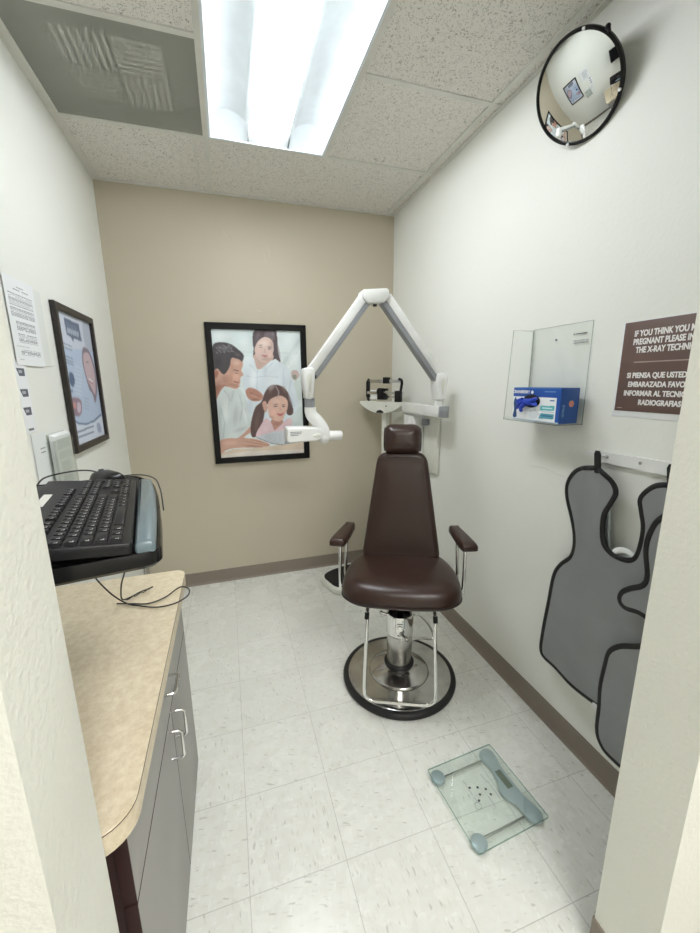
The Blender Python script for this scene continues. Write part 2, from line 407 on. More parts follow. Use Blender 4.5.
for y, x0, x1 in ((-.61, -W, 0), (-1.22, -W, -1.29), (-1.22, -.675, 0), (-1.83, -W, 0)): m.b6(x0, x1, y - bw, y + bw, H - .0015, H + .012)
struct('trim_1', m, 'grid')
m = MB()
m.b6(-W, -W + .02, YF, 0, H - .003, H + .012); m.b6(-.02, 0, YF, 0, H - .003, H + .012); m.b6(-W, 0, -.02, 0, H - .0035, H + .012)
m.b6(-W, -W + .0015, YF, 0, H - .003, H + .03)
struct('trim_2', m, 'grid')
def baseboard(name, p, q, nrm):
    """cove base from p to q, standing off the wall along nrm"""
    m = MB(); n = Vector(nrm); prof = [(0, 0), (.016, 0), (.011, .006), (.0065, .018), (.0055, .098), (.004, .101), (0, .101)]
    rr = []
    for e in (p, q): rr.append([Vector((e[0], e[1], z)) + n * d for d, z in prof])
    m.rings(rr); struct(name, m, 'base')
baseboard('baseboard_back', (-W, 0), (0, 0), (0, -1, 0))
baseboard('baseboard_right', (0, 0), (0, YF), (-1, 0, 0))
baseboard('baseboard_left', (-W, 0), (-W, -1.52), (1, 0, 0))
baseboard('baseboard_jamb_right', (XR, YF), (XR, YO), (-1, 0, 0))
baseboard('baseboard_front_right', (XR, YF), (0, YF), (0, 1, 0))
baseboard('baseboard_hall_left', (HX0, YO), (XL, YO), (0, -1, 0))
baseboard('baseboard_hall_right', (XR, YO), (HX1, YO), (0, -1, 0))
baseboard('baseboard_hall_back', (HX0, HY), (HX1, HY), (0, 1, 0))
# little conduit in the far left corner, seen between tray and worktop
m = MB(); m.tube([(-1.938, -.022, .10), (-1.938, -.022, .42)], .011, 12); m.tube([(-1.914, -.014, .10), (-1.914, -.014, .42)], .006, 10)
m.b6(-1.952, -1.90, -.03, -.006, .40, .43, .003)
o = m.build('wall_conduit', 'brushed'); tag(o, 'short grey metal conduit in the corner below the left picture wall', 'conduit')
# ================================================================== CEILING LIGHT
def ceiling_light():
    x0, x1, y0, y1 = -1.276, -.690, -1.815, -.622; xc = (x0 + x1) / 2; hw = .098
    t = thing('ceiling_light', (xc, (y0 + y1) / 2, H), 'recessed white fluorescent ceiling light with a long rounded centre lens', 'ceiling light')
    m = MB()
    # side reflectors: arches between the rim and the lens basket
    left = [(x0 + (xc - hw - x0) * k / 14, H + .002 + .085 * math.sin(PI * min(1, (k / 14) ** .8 * .92)) ** .75) for k in range(15)]
    right = [(2 * xc - x, z) for x, z in left[::-1]]
    ya, yb = y1 - .085, y0 + .085
    for arc in (left, right):
        bm = m.bm; rows = [[bm.verts.new((x, y, z)) for x, z in arc] for y in (ya, yb)]
        ends = [[bm.verts.new((x, y, H + .001)) for x, z in arc] for y in (y1, y0)]
        for a, b in ((rows[0], rows[1]), (ends[0], rows[0]), (rows[1], ends[1])):
            for i in range(14): bm.faces.new((a[i], a[i + 1], b[i + 1], b[i]))
    bm = m.bm
    for ye, yi in ((y1, ya), (y0, yb)):
        a = [bm.verts.new(v) for v in ((xc - hw, ye, H + .001), (xc + hw, ye, H + .001), (xc + hw, yi, H + .02), (xc - hw, yi, H + .02))]; bm.faces.new(a)
    m.build('reflector', 'reflector', t, angle=30)
    m = MB(); m.b6(x0, x1, y0, y1, H + .125, H + .13)
    for a in ((x0, x0 + .003, y0, y1), (x1 - .003, x1, y0, y1), (x0, x1, y0, y0 + .003), (x0, x1, y1 - .003, y1)): m.b6(*a, H + .001, H + .125)
    m.build('housing', 'grid', t)
    m = MB(); f = .008
    for a in ((x0 - .003, x0 + f, y0, y1), (x1 - f, x1 + .003, y0, y1), (x0, x1, y0 - .003, y0 + f), (x0, x1, y1 - f, y1 + .003)): m.b6(*a, H - .004, H + .001)
    m.build('rim', 'reflector', t)
    # lens: half round basket
    prof = [(hw * math.cos(PI * k / 18), -.045 * math.sin(PI * k / 18)) for k in range(19)]
    rr = [[Vector((xc + u * s, y, H + .036 + v * s)) for u, v in prof] + [Vector((xc - hw * s, y, H + .066)), Vector((xc + hw * s, y, H + .066))][::1] for y, s in ((ya + .02, .9), (ya + .012, 1), (yb - .012, 1), (yb - .02, .9))]
    m = MB(); m.rings(rr); m.build('lens', 'lens', t, angle=50)
    for y in (ya + .011, yb - .011):
        m = MB(); m.tube([(xc + u * 1.0, y, H + .036 + v * 1.0) for u, v in prof], .0016, 6); m.build('lens_rim', 'grid', t)
    for u in (-hw, hw):
        m = MB(); m.tube([(xc + u, ya, H + .036), (xc + u, yb, H + .036)], .0025, 6); m.build('lens_rim', 'greyplastic', t)
    m = MB()
    for k, (dx, dy) in enumerate(((.02, -.2), (-.01, -.42), (-.02, -.48), (.005, -.1), (.03, -.6), (-.03, -.75), (.01, -.9))):
        m = MB(); m.lathe([(.003, 0), (.003, .001)], (xc + dx, ya + dy, H - .0105 + abs(dx) * .1), 8); m.build('speck', 'grid', t, label='small dark speck on the lens')
ceiling_light()
def hall_light():
    x0, x1, y0, y1 = -1.25, -.05, -3.95, -3.35
    t = thing('hall_ceiling_light', ((x0 + x1) / 2, (y0 + y1) / 2, H), 'white framed hall ceiling light above the doorway side corridor', 'ceiling light')
    m = MB()
    for a in ((x0, x0 + .02, y0, y1), (x1 - .02, x1, y0, y1), (x0, x1, y0, y0 + .02), (x0, x1, y1 - .02, y1)): m.b6(*a, H - .02, H)
    m.build('frame', 'grid', t)
    m = MB(); m.b6(x0 + .02, x1 - .02, y0 + .02, y1 - .02, H - .015, H - .008); m.build('lens', 'hlens', t)
hall_light()
# ================================================================== RETURN GRILLE
def vent():
    x0, x1, y0, y1 = -1.913, -1.302, -1.208, -.622; xc, yc = (x0 + x1) / 2 + .01, (y0 + y1) / 2
    t = thing('ceiling_vent', (xc, yc, H), 'grey perforated square ceiling vent beside the light', 'vent')
    MB().rings([[(x0, y0, H + .002), (x1, y0, H + .002)], [(x0, y1, H + .002), (x1, y1, H + .002)]], False, False, False).build('perforated_panel', 'vent', t)
    m = MB(); m.b6(x0, x1, y0, y1, H + .10, H + .105)
    for a in ((x0, x0 + .003, y0, y1), (x1 - .003, x1, y0, y1), (x0, x1, y0, y0 + .003), (x0, x1, y1 - .003, y1)): m.b6(*a, H + .0025, H + .10)
    m.build('housing', 'cab', t)
    s = .185
    for (sx, sy, dr) in ((-1, 1, 0), (1, 1, 1), (-1, -1, 1), (1, -1, 0)):
        m = MB(); ox, oy = xc + sx * s / 2, yc + sy * s / 2 - .03; n = 7
        for k in range(n):
            d = (k + .5) / n * s - s / 2
            if dr == 0: m.box((ox, oy + d, H + .008), (s * .94, .013, .002), 0, Matrix.Rotation(.25 * sy, 4, 'X'))
            else: m.box((ox + d, oy, H + .008), (.013, s * .94, .002), 0, Matrix.Rotation(-.25 * sx, 4, 'Y'))
        m.b6(ox - s / 2, ox + s / 2, oy - sy * s / 2 - .003, oy - sy * s / 2 + .003, H + .006, H + .045)
        m.b6(ox - sx * s / 2 - .003, ox - sx * s / 2 + .003, oy - s / 2, oy + s / 2, H + .006, H + .045)
        m.build('louvre', 'tubegrey', t)
vent()
# ================================================================== DENTAL CHAIR
def chair():
    t = thing('dental_chair', (-.52, -1.345, 0), 'brown vinyl examination chair on a round chrome pedestal base', 'chair', math.radians(-24))
    K = dict(parent=t, world=False)
    m = MB(); m.lathe([(.20, .0), (.278, .0), (.289, .006), (.292, .016), (.288, .027), (.279, .033), (.268, .034), (.262, .03), (.20, .024)], n=72); m.build('base_rim', 'rubber', **K)
    m = MB(); m.lathe([(.266, .024), (.266, .031), (.262, .034), (.25, .0355), (.19, .038), (.154, .041), (.152, .047), (.146, .051), (.10, .074), (.078, .084), (.0, .085)], n=72); m.build('base', 'disc', **K)
    m = MB(); m.lathe([(.074, .082), (.076, .085), (.076, .096), (.072, .100), (.0, .100)], n=40); m.build('collar', 'rubber', **K)
    m = MB(); m.lathe([(.064, .09), (.064, .27), (.0, .27)], n=48); m.build('column', 'brushed', **K)
    m = MB(); m.lathe([(.064, .262), (.068, .264), (.069, .27), (.069, .366), (.067, .378), (.063, .38), (.058, .376), (.056, .33), (.0, .325)], n=48)
    m.box((0, -.068, .335), (.028, .012, .03), .004); m.cyl((0, -.07, .335), (0, -.086, .335), .009); m.build('column_sleeve', 'chrome', **K)
    m = MB(); m.cyl((0, 0, .32), (0, 0, .53), .017); m.cyl((0, 0, .32), (0, 0, .345), .05); m.build('piston', 'darkmetal', **K)
    # levers
    m = MB(); m.tube([(.0, -.06, .30), (.012, -.075, .293), (.03, -.088, .285)], .0085, 10); m.ball((.033, -.09, .284), .012, 12); m.build('lever', 'brushed', **K); m = MB(); m.tube([(-.06, 0, .352), (-.092, .0, .362)], .007, 10); m.ball((-.095, 0, .363), .011, 12); m.build('lever', 'brushed', **K)
    m = MB(); m.tube(spline([(.055, .02, .34), (.10, .05, .33), (.16, .10, .235), (.185, .12, .16), (.17, .115, .145), (.12, .07, .18), (.06, .02, .20)], False, 5), .0055, 10); m.build('pump_pedal', 'chrome', **K)
    # under-seat frame
    m = MB(); m.box((0, 0, .515), (.30, .28, .02), .004); m.box((0, .02, .498), (.09, .20, .03), .004); m.build('seat_frame', 'darkmetal', **K)
    # seat: D shaped cushion
    out = spline([(-.20, .185), (-.10, .20), (.10, .20), (.20, .185), (.252, .10), (.275, 0), (.278, -.10), (.262, -.18), (.20, -.232), (.10, -.250), (0, -.253), (-.10, -.250), (-.20, -.232), (-.262, -.18), (-.278, -.10), (-.275, 0), (-.252, .10)], True, 5)
    prof = [(.03, .524, .8), (.03, .526), (.012, .532), (.003, .545), (0, .562), (.002, .58), (.010, .60), (.025, .616), (.045, .626), (.045, .631, .85), (.045, .635, .6), (.045, .637, .25)]
    m = MB(); m.slab(out[::-1], prof)
    s = m.build('seat', 'vinyl', angle=60, **K)
    m = MB(); m.tube([(x, y, .549) for x, y in offset(out, -.0005)], .0035, 8, True); m.build('piping', 'seam', s, world=False)
    # backrest: tapered slab leaning back
    B = Matrix.Translation((0, .135, .60)) @ Matrix.Rotation(math.radians(-10.5), 4, 'X')
    o2 = []
    for (x, z, r) in ((-.205, .0, .02), (.205, .0, .02), (.125, .565, .035), (-.125, .565, .035)):
        o2.append((x, z))
    def rounded(pts, r, n=6):
        o = []; N = len(pts)
        for i in range(N):
            p0, p1, p2 = Vector(pts[i - 1]), Vector(pts[i]), Vector(pts[(i + 1) % N]); rr = r[i]
            a = p1 + (p0 - p1).normalized() * rr; b = p1 + (p2 - p1).normalized() * rr
            for k in range(n + 1):
                q = k / n; o.append(tuple(a * (1 - q) ** 2 + p1 * 2 * q * (1 - q) + b * q * q))
        return o
    def sub(pts, d=.03):
        o = []
        for i in range(len(pts)):
            a, b = Vector(pts[i]), Vector(pts[(i + 1) % len(pts)]); n = max(1, int((b - a).length / d))
            for k in range(n): o.append(tuple(a.lerp(b, k / n)))
        return o
    op = sub(rounded(o2, (.05, .05, .06, .06)))
    m = MB(); pr = [(.025, .03), (.008, .026), (0, .016), (0, -.02), (.004, -.030), (.012, -.037), (.026, -.041), (.029, -.0405), (.029, -.045, .85), (.029, -.048, .6), (.029, -.049, .25)]
    m.slab(op, pr, 'xz', B); b = m.build('backrest', 'vinyl', angle=60, **K)
    m = MB(); m.tube([B @ Vector((x, -.040, z)) for x, z in offset(op, .028)], .0016, 6, True); m.build('stitching', 'seam', b, world=False)
    m = MB()
    for x in (-.06, .06): m.tube([B @ Vector((x, .035, .35)), B @ Vector((x, .04, .02)), (x, .14, .53), (x, .05, .512)], .011, 10)
    m.build('back_support', 'darkmetal', **K)
    # headrest
    m = MB(); hp = sub(rounded([(-.098, .553), (.098, .553), (.098, .708), (-.098, .708)], (.05,) * 4), .02)
    hr = [(.028, .04), (.01, .035), (.0, .02), (0, -.03), (.006, -.052), (.018, -.068), (.030, -.078), (.030, -.084, .75), (.030, -.086, .4)]
    m.slab(hp, hr, 'xz', B); h = m.build('headrest', 'vinyl', angle=60, **K)
    m = MB()
    for x in (-.085, .085):
        m = MB(); m.tube([B @ Vector((x * 1.085, -.03 + .05 * math.cos(a), .630 + .06 * math.sin(a))) for a in np.linspace(0, 2 * PI, 20)[:-1]], .002, 6, True); m.build('piping', 'seam', h, world=False)
    m = MB(); m.tube([B @ Vector((0, .035, .40)), B @ Vector((0, .035, .66))], .012, 10); m.build('headrest_post', 'chrome', **K)
    # arms
    for s, near, far in ((-1, -.300, -.262), (1, .303, .262)):
        y0, y1 = -.135, .115; xa, xb = near, far; z = .79
        cen = [(xa, y0), (xb, y1)]
        A = Vector((xa, y0, 0)); Bv = Vector((xb, y1, 0)); d = (Bv - A).normalized(); nn = Vector((-d.y, d.x, 0)); L = (Bv - A).length
        pl = [(A + d * (u * L) + nn * w)[:2] for u, w in spline([(.0, -.026), (.0, .026), (.06, .037), (.3, .038), (.8, .031), (.98, .026), (1.0, .016), (1.0, -.016), (.98, -.026), (.8, -.031), (.3, -.038), (.06, -.037)], True, 4)]
        m = MB(); m.slab(pl, [(.010, z - .014), (.003, z - .011), (0, z - .002), (.003, z + .010), (.009, z + .016), (.012, z + .0175), (.012, z + .0195, .75), (.012, z + .020, .3)]); a = m.build('armrest', 'vinyl', angle=60, **K)
        m = MB(); m.tube([(x, y, z - .012) for x, y in offset(pl, .003)], .003, 6, True); m.build('piping', 'seam', a, world=False)
        xo = s * .292
        p = [(s * .12, -.02, .505), (s * .24, -.05, .507), (xo * .985, -.06, .525), (xo, -.068, .56), (xo * 1.0, -.075, .66), (xo * .995, -.078, .745), (xo * .99, -.07, .774), (xo * .985, -.055, .777), (xo * .96, .03, .777), (xo * .95, .05, .772), (xo * .945, .058, .745), (xo * .95, .045, .66), (xo * .96, .035, .56), (xo * .93, .03, .525), (s * .24, .02, .507), (s * .12, .0, .505)]
        m = MB(); m.tube(spline(p, False, 5), .0085, 12); m.build('arm_support', 'chrome', **K)
    # footrest
    m = MB(); fx = .150; zb = .075
    p = [(-fx, -.10, .512), (-fx, -.19, .512), (-fx, -.222, .50), (-fx * 1.0, -.235, .46), (-fx * 1.06, -.262, .2), (-fx * 1.06, -.272, .135), (-fx * 1.02, -.275, .110), (-fx * .90, -.278, .095), (-fx * .7, -.280, .090)]
    q = spline(p, False, 5); q = q + [(-x, y, z) for x, y, z in q[::-1]]
    m.tube(q, .0085, 12)
    m.build('footrest', 'chrome', **K)
    for sx in (-1, 1):
        m = MB(); m.cyl((sx * fx, -.226, .505), (sx * fx * 1.01, -.235, .478), .0105); m.build('footrest_sleeve', 'darkmetal', **K)
chair()

# ================================================================== FRAMED FAMILY POSTER (back wall)
def frame_parts(t, w, h, fw, d, m, K):
    """mitred picture frame in local xz, front at y=-d, bottom edge at z=0"""
    mb = MB(); R = []
    for ins, y in ((0, 0), (0, -d + .003), (.003, -d), (fw - .004, -d), (fw, -d + .004), (fw, -.004)):
        R.append([Vector(p) for p in ((-w / 2 + ins, y, ins), (w / 2 - ins, y, ins), (w / 2 - ins, y, h - ins), (-w / 2 + ins, y, h - ins))])
    mb.rings(R, False, False); return mb.build('frame', m, t, world=False, smooth=False)
SK, SKD, HR = (216, 160, 136), (186, 124, 100), (66, 60, 64)
def family_art():
    r = Raster(210, 300, (226, 238, 237)); r.homog([(75, 80), (600, 103), (613, 838), (125, 860)])
    r.poly([(60, 60), (330, 60), (330, 260), (60, 230)], (216, 233, 233), False, .8)
    r.line([(60, 215), (620, 240)], 6, (198, 217, 217), .7); r.line([(470, 100), (500, 600)], 5, (236, 244, 243), .6)
    r.line([(620, 120), (500, 300), (490, 330)], 22, (205, 222, 220), .7); r.line([(640, 170), (520, 330)], 8, (240, 247, 245), .9)
    r.poly([(545, 345), (575, 340), (590, 370), (570, 400), (548, 385)], (208, 178, 172)); r.poly([(550, 370), (572, 368), (572, 392), (556, 392)], (120, 140, 112), True, .7)
    r.rect(560, 400, 620, 520, (208, 222, 216), .7); r.rect(450, 560, 620, 700, (206, 216, 214), .6)
    # woman
    r.poly([(333, 95), (320, 150), (325, 210), (322, 262), (345, 270), (400, 300), (450, 270), (482, 292), (468, 225), (464, 140), (455, 98), (400, 84)], (84, 68, 72))
    r.poly([(330, 240), (330, 290), (345, 330), (385, 318), (435, 280), (430, 235)], (214, 176, 158))
    r.poly([(350, 165), (331, 205), (336, 240), (352, 272), (385, 290), (418, 268), (442, 222), (440, 172), (420, 145), (385, 138)], (228, 194, 180))
    r.line([(358, 188), (378, 184)], 5, (110, 84, 82)); r.line([(408, 196), (430, 200)], 5, (110, 84, 82)); r.line([(360, 198), (377, 199)], 4, (90, 66, 66)); r.line([(408, 208), (426, 209)], 4, (90, 66, 66))
    r.line([(392, 205), (388, 228), (398, 231)], 4, (206, 158, 144)); r.poly([(370, 246), (390, 244), (408, 250), (392, 260)], (205, 120, 118), True)
    r.poly([(395, 108), (425, 100), (450, 140), (440, 158), (418, 138), (392, 132)], (128, 112, 120), True, .6)
    r.poly([(268, 285), (300, 258), (325, 262), (348, 335), (390, 310), (440, 276), (515, 315), (548, 385), (582, 520), (582, 570), (545, 600), (500, 640), (330, 640), (280, 560), (262, 430), (262, 330)], (222, 233, 240))
    for q in ([(345, 335), (342, 460)], [(500, 330), (495, 420), (520, 500)], [(280, 370), (330, 380), (400, 372), (470, 380)], [(540, 400), (525, 480), (560, 560)], [(300, 300), (345, 350)], [(440, 290), (400, 330)]): r.line(q, 5, (194, 208, 220), .9)
    r.poly([(275, 458), (310, 440), (372, 480), (366, 515), (325, 522), (290, 505)], (198, 132, 108)); r.line([(300, 470), (360, 495)], 4, (150, 88, 70))
    # man
    r.poly([(85, 340), (115, 322), (150, 355), (182, 310), (190, 262), (250, 262), (262, 300), (252, 335), (263, 362), (246, 380), (244, 405), (232, 440), (205, 446), (170, 432), (150, 440), (112, 480), (90, 500)], SK)
    r.poly([(95, 340), (112, 335), (118, 352), (104, 380), (97, 372)], (180, 110, 88)); r.poly([(96, 440), (150, 420), (175, 438), (110, 520), (96, 560)], SKD)
    r.poly([(86, 190), (128, 165), (190, 176), (238, 212), (266, 245), (258, 282), (236, 268), (196, 262), (184, 312), (150, 358), (112, 322), (84, 330)], HR)
    for k in range(24): x = 100 + rng.random() * 110; y = 178 + rng.random() * 45; r.line([(x, y), (x + 12, y + 9)], 5, (138, 134, 140), .8)
    r.line([(205, 330), (236, 340)], 6, (130, 84, 70)); r.line([(214, 350), (232, 354)], 4, (110, 70, 60)); r.line([(206, 402), (236, 410)], 7, (170, 92, 84)); r.line([(190, 360), (196, 410)], 8, (205, 140, 112), .7)
    r.poly([(102, 520), (140, 442), (168, 430), (205, 452), (238, 446), (275, 505), (306, 610), (304, 668), (262, 700), (230, 742), (180, 756), (116, 764), (104, 640)], (212, 222, 220))
    for q in ([(150, 450), (180, 500), (170, 600)], [(205, 455), (190, 520)], [(240, 480), (256, 560), (240, 640)], [(130, 560), (150, 650), (140, 740)], [(270, 560), (290, 640)]): r.line(q, 7, (186, 198, 198), .8)
    r.poly([(120, 758), (180, 740), (230, 738), (300, 675), (312, 700), (262, 738), (330, 748), (385, 768), (412, 784), (395, 795), (330, 800), (220, 800), (160, 812), (120, 838)], SK)
    for q in ([(270, 762), (350, 778), (404, 788)], [(300, 752), (370, 770)], [(280, 785), (370, 796)]): r.line(q, 4, SKD)
    # girl
    r.poly([(388, 470), (422, 428), (474, 430), (512, 458), (534, 500), (552, 580), (540, 608), (514, 600), (505, 540), (430, 520), (392, 560), (374, 640), (345, 720), (312, 738), (300, 700), (306, 640), (330, 560), (366, 525)], (92, 64, 60))
    r.poly([(420, 640), (480, 620), (490, 690), (440, 700)], (196, 134, 114))
    r.poly([(406, 530), (440, 500), (484, 492), (518, 520), (518, 570), (500, 610), (488, 636), (462, 646), (430, 632), (408, 600)], (232, 180, 158)); r.poly([(372, 530), (392, 524), (402, 560), (392, 590), (378, 570)], (216, 160, 140))
    r.line([(440, 545), (458, 542)], 4, (110, 74, 70)); r.line([(486, 548), (504, 546)], 4, (110, 74, 70)); r.line([(438, 554), (458, 556)], 5, (86, 58, 56)); r.line([(486, 558), (503, 556)], 5, (86, 58, 56))
    r.poly([(455, 596), (480, 600), (500, 590), (484, 612), (466, 610)], (206, 96, 96)); r.line([(474, 560), (478, 582)], 4, (212, 150, 130))
    r.line([(452, 434), (470, 470), (462, 500)], 7, (190, 170, 172), .8)
    r.poly([(332, 720), (352, 680), (392, 625), (425, 660), (440, 700), (490, 655), (520, 628), (545, 640), (534, 690), (515, 705), (440, 712), (345, 738)], (232, 196, 202)); r.line([(440, 700), (425, 660)], 4, (206, 160, 168)); r.line([(440, 700), (486, 660)], 4, (206, 160, 168))
    def soft(cx, cy, rx, ry, col, al, an=0.):
        for k in range(5):
            f = 1 - k * .17; P = []
            for q in range(14):
                a = q * 2 * PI / 14; u, v = rx * f * math.cos(a), ry * f * math.sin(a); P.append((cx + u * math.cos(an) - v * math.sin(an), cy + u * math.sin(an) + v * math.cos(an)))
            r.poly(P, col, True, al / 3)
    for q in ((225, 290, 24, 20, (244, 206, 184), .5, 0), (225, 375, 22, 26, (240, 186, 160), .45, 0), (165, 395, 38, 40, (176, 116, 94), .45, .4), (205, 425, 40, 14, (168, 110, 92), .5, .2), (108, 450, 22, 60, (160, 100, 82), .5, .3), (196, 330, 18, 40, (196, 138, 116), .4, 0),
              (385, 175, 32, 22, (246, 222, 210), .5, 0), (362, 225, 16, 16, (240, 190, 180), .5, 0), (415, 232, 16, 16, (236, 184, 172), .5, 0), (400, 270, 34, 14, (190, 148, 134), .5, 0), (434, 190, 12, 44, (198, 160, 148), .5, 0),
              (455, 525, 30, 16, (248, 208, 190), .5, 0), (435, 590, 18, 20, (246, 186, 170), .5, 0), (500, 585, 12, 18, (240, 180, 164), .4, 0), (425, 620, 20, 12, (186, 128, 110), .45, .5), (455, 660, 26, 14, (170, 110, 94), .5, 0),
              (350, 130, 14, 50, (120, 104, 110), .5, .3), (440, 110, 12, 30, (150, 136, 144), .5, -.2), (470, 220, 8, 60, (124, 106, 110), .5, -.2), (425, 450, 14, 36, (140, 106, 100), .5, .5), (500, 455, 14, 30, (134, 100, 96), .5, -.5), (340, 640, 16, 70, (120, 88, 82), .45, .2), (150, 200, 50, 22, (118, 114, 120), .5, .2), (120, 280, 24, 40, (48, 44, 48), .5, 0), (230, 240, 24, 14, (110, 98, 96), .5, .4),
              (320, 380, 26, 70, (240, 247, 251), .6, .1), (420, 400, 40, 60, (238, 245, 250), .5, 0), (300, 560, 20, 60, (196, 208, 220), .5, 0), (540, 500, 16, 70, (198, 210, 222), .5, -.2), (390, 340, 14, 40, (200, 212, 224), .5, 0), (500, 400, 20, 60, (206, 216, 228), .4, -.2),
              (160, 560, 24, 90, (232, 238, 236), .6, 0), (215, 600, 16, 80, (190, 200, 198), .5, .1), (125, 620, 12, 90, (188, 198, 196), .5, 0), (270, 600, 16, 60, (236, 242, 242), .5, -.2), (240, 690, 50, 14, (182, 190, 188), .5, -.3),
              (180, 770, 50, 16, (234, 184, 160), .5, 0), (300, 790, 60, 8, (184, 122, 98), .5, .1), (325, 490, 26, 12, (222, 160, 136), .5, .3), (330, 512, 30, 8, (150, 92, 76), .5, .1), (390, 690, 20, 26, (244, 212, 216), .5, 0), (500, 680, 18, 14, (216, 172, 180), .5, 0),
              (150, 130, 70, 36, (238, 246, 245), .6, 0), (560, 250, 40, 60, (236, 244, 243), .5, 0), (280, 180, 36, 60, (236, 245, 244), .5, 0)): soft(*q)
    # table and book
    r.poly([(118, 866), (124, 832), (200, 806), (330, 803), (420, 792), (620, 762), (622, 846)], (228, 204, 176), False); r.poly([(118, 866), (124, 842), (280, 820), (622, 815), (622, 850)], (236, 226, 214), False, .8)
    r.poly([(332, 736), (440, 706), (516, 700), (492, 786), (420, 775)], (204, 210, 216), False); r.poly([(516, 700), (610, 690), (613, 765), (494, 786)], (150, 156, 162), False); r.line([(332, 738), (420, 776), (492, 787)], 4, (120, 124, 130))
    for k in range(5): r.line([(380 + k * 6, 735 + k * 9), (480, 716 + k * 13)], 3, (178, 184, 190))
    r.a *= (1 + .03 * np.sin(r.X * 23 + r.Y * 9) * np.sin(r.Y * 21))[..., None]; r.noise(10); g_ = r.a.mean(-1, keepdims=True); r.a = g_ + (r.a - g_) * .82; r.blur(1); r.a = r.a * .93 + 17; return r
def wall_picture(name, loc, w, h, fw, d, rz, fm, art, label, cat):
    t = thing(name, loc, label, cat, rz); K = None
    frame_parts(t, w, h, fw, d, fm, K)
    art.sheet('poster', w - 2 * fw + .004, h - 2 * fw + .004, at(0, -.0055, h / 2) @ UP, 'print', t)
    m = MB(); m.b6(-w / 2 + .004, w / 2 - .004, -.005, -.001, .004, h - .004); m.build('backing', 'ink', t, world=False)
    return t
wall_picture('framed_poster', (-1.0445, -.002, .940), .697, .983, .042, .024, 0, 'black', family_art(), 'large black framed poster of a man, woman and girl reading on the tan wall', 'framed poster')
def dental_art():
    r = Raster(120, 170, (196, 208, 224)); r.homog([(52, 95), (240, 165), (328, 822), (178, 885)])
    r.poly([(40, 80), (250, 150), (262, 330), (60, 330)], (206, 212, 226), False); r.poly([(60, 330), (260, 330), (330, 830), (170, 890)], (178, 196, 222), False, .6)
    r.poly([(205, 175), (242, 185), (262, 330), (225, 320)], (176, 184, 198), True, .8)
    # smiling face at the right
    r.poly([(208, 322), (232, 325), (252, 360), (276, 450), (286, 560), (276, 640), (262, 590), (244, 560), (222, 480), (206, 400)], (132, 120, 136))
    r.poly([(212, 355), (238, 350), (262, 420), (276, 500), (276, 590), (258, 560), (232, 500), (214, 420)], (202, 180, 188)); r.line([(226, 405), (240, 402)], 4, (96, 78, 90)); r.line([(240, 500), (262, 520)], 8, (236, 236, 240)); r.line([(240, 508), (262, 530)], 4, (160, 90, 100))
    # caption box
    r.poly([(104, 146), (184, 180), (202, 282), (160, 268), (156, 290), (144, 262), (122, 248)], (96, 108, 132), False)
    for k, x in enumerate((124, 134, 145, 156, 166, 177)): r.rect(x, 206 + k * 4, x + 8, 238 + k * 4, (206, 214, 226), .8)
    for k in range(3): r.line([(112 + k * 3, 175 + k * 8), (172 + k * 3, 200 + k * 8)], 3, (140, 150, 170), .6)
    for y, a in ((300, 6), (322, 14), (372, 0), (392, 4), (408, 6)): r.line([(102 + (y - 300) * .1, y), (150 + (y - 300) * .1, y + 18)], 5, (90, 104, 132), .75)
    for y in range(430, 600, 22): r.line([(165, y), (205, y + 14)], 4, (226, 232, 240), .8)
    r.poly([(140, 470), (158, 478), (168, 520), (158, 552), (140, 520)], (88, 106, 140)); r.poly([(128, 560), (160, 570), (150, 586)], (120, 136, 166), True, .8)
    r.poly([(150, 622), (176, 612), (202, 630), (206, 690), (190, 716), (160, 700)], (150, 128, 146)); r.poly([(160, 640), (174, 640), (176, 672), (160, 668)], (206, 150, 150)); r.poly([(182, 640), (198, 645), (200, 690), (184, 690)], (206, 190, 204))
    for y in (610, 630, 650, 668): r.line([(216, y), (244, y + 12)], 4, (140, 152, 178), .7)
    r.line([(160, 735), (190, 756), (230, 760), (270, 742), (308, 706)], 7, (82, 104, 140)); r.poly([(160, 745), (200, 765), (270, 752), (315, 716), (330, 830), (176, 888)], (222, 228, 240), True, .9)
    for y in (796, 826): r.line([(180, y + 8), (270, y - 24)], 8, (92, 106, 136), .8)
    r.poly([(284, 760), (300, 756), (310, 800), (292, 806)], (150, 160, 190), True, .8)
    r.noise(10); r.blur(2); return r
wall_picture('framed_poster', (-W + .002, -.726, 1.215), .502, .643, .030, .020, PI / 2, 'brown_frame', dental_art(), 'narrow dark framed dental advertisement on the white left wall', 'framed poster')
# ================================================================== PAPERS ON THE LEFT WALL
def text_sheet(name, y0, y1, z0, z1, x, lines, label, seed=1, bg=(238, 241, 242), group=None, tilt=0., extra=None):
    w, h = y1 - y0, z1 - z0; nx = max(20, int(w * 620)); ny = max(30, int(h * 620)); r = Raster(nx, ny, bg); rd = random.Random(seed)
    for (v, u0, u1, dens, wt, colr) in lines:
        u = u0
        while u < u1:
            L = rd.uniform(.02, .07); e = min(u1, u + L)
            if rd.random() < dens: r.rect(u, v - wt / 2, e, v + wt / 2, colr, .75)
            u = e + .012
    if extra: extra(r)
    t = thing(name, (-W + x, (y0 + y1) / 2, z0), label, 'paper', PI / 2, group)
    T = Matrix.Rotation(tilt, 4, 'Y')
    r.sheet('print', w, h, T @ at(0, -.0014, h / 2) @ UP, 'printpaper', t)
    m = MB(); m.box((0, -.0007, h / 2), (w, .0012, h), 0, None); m.bm.transform(T); m.build('sheet', 'paper', t, world=False, smooth=False); return t
G = (92, 94, 100)
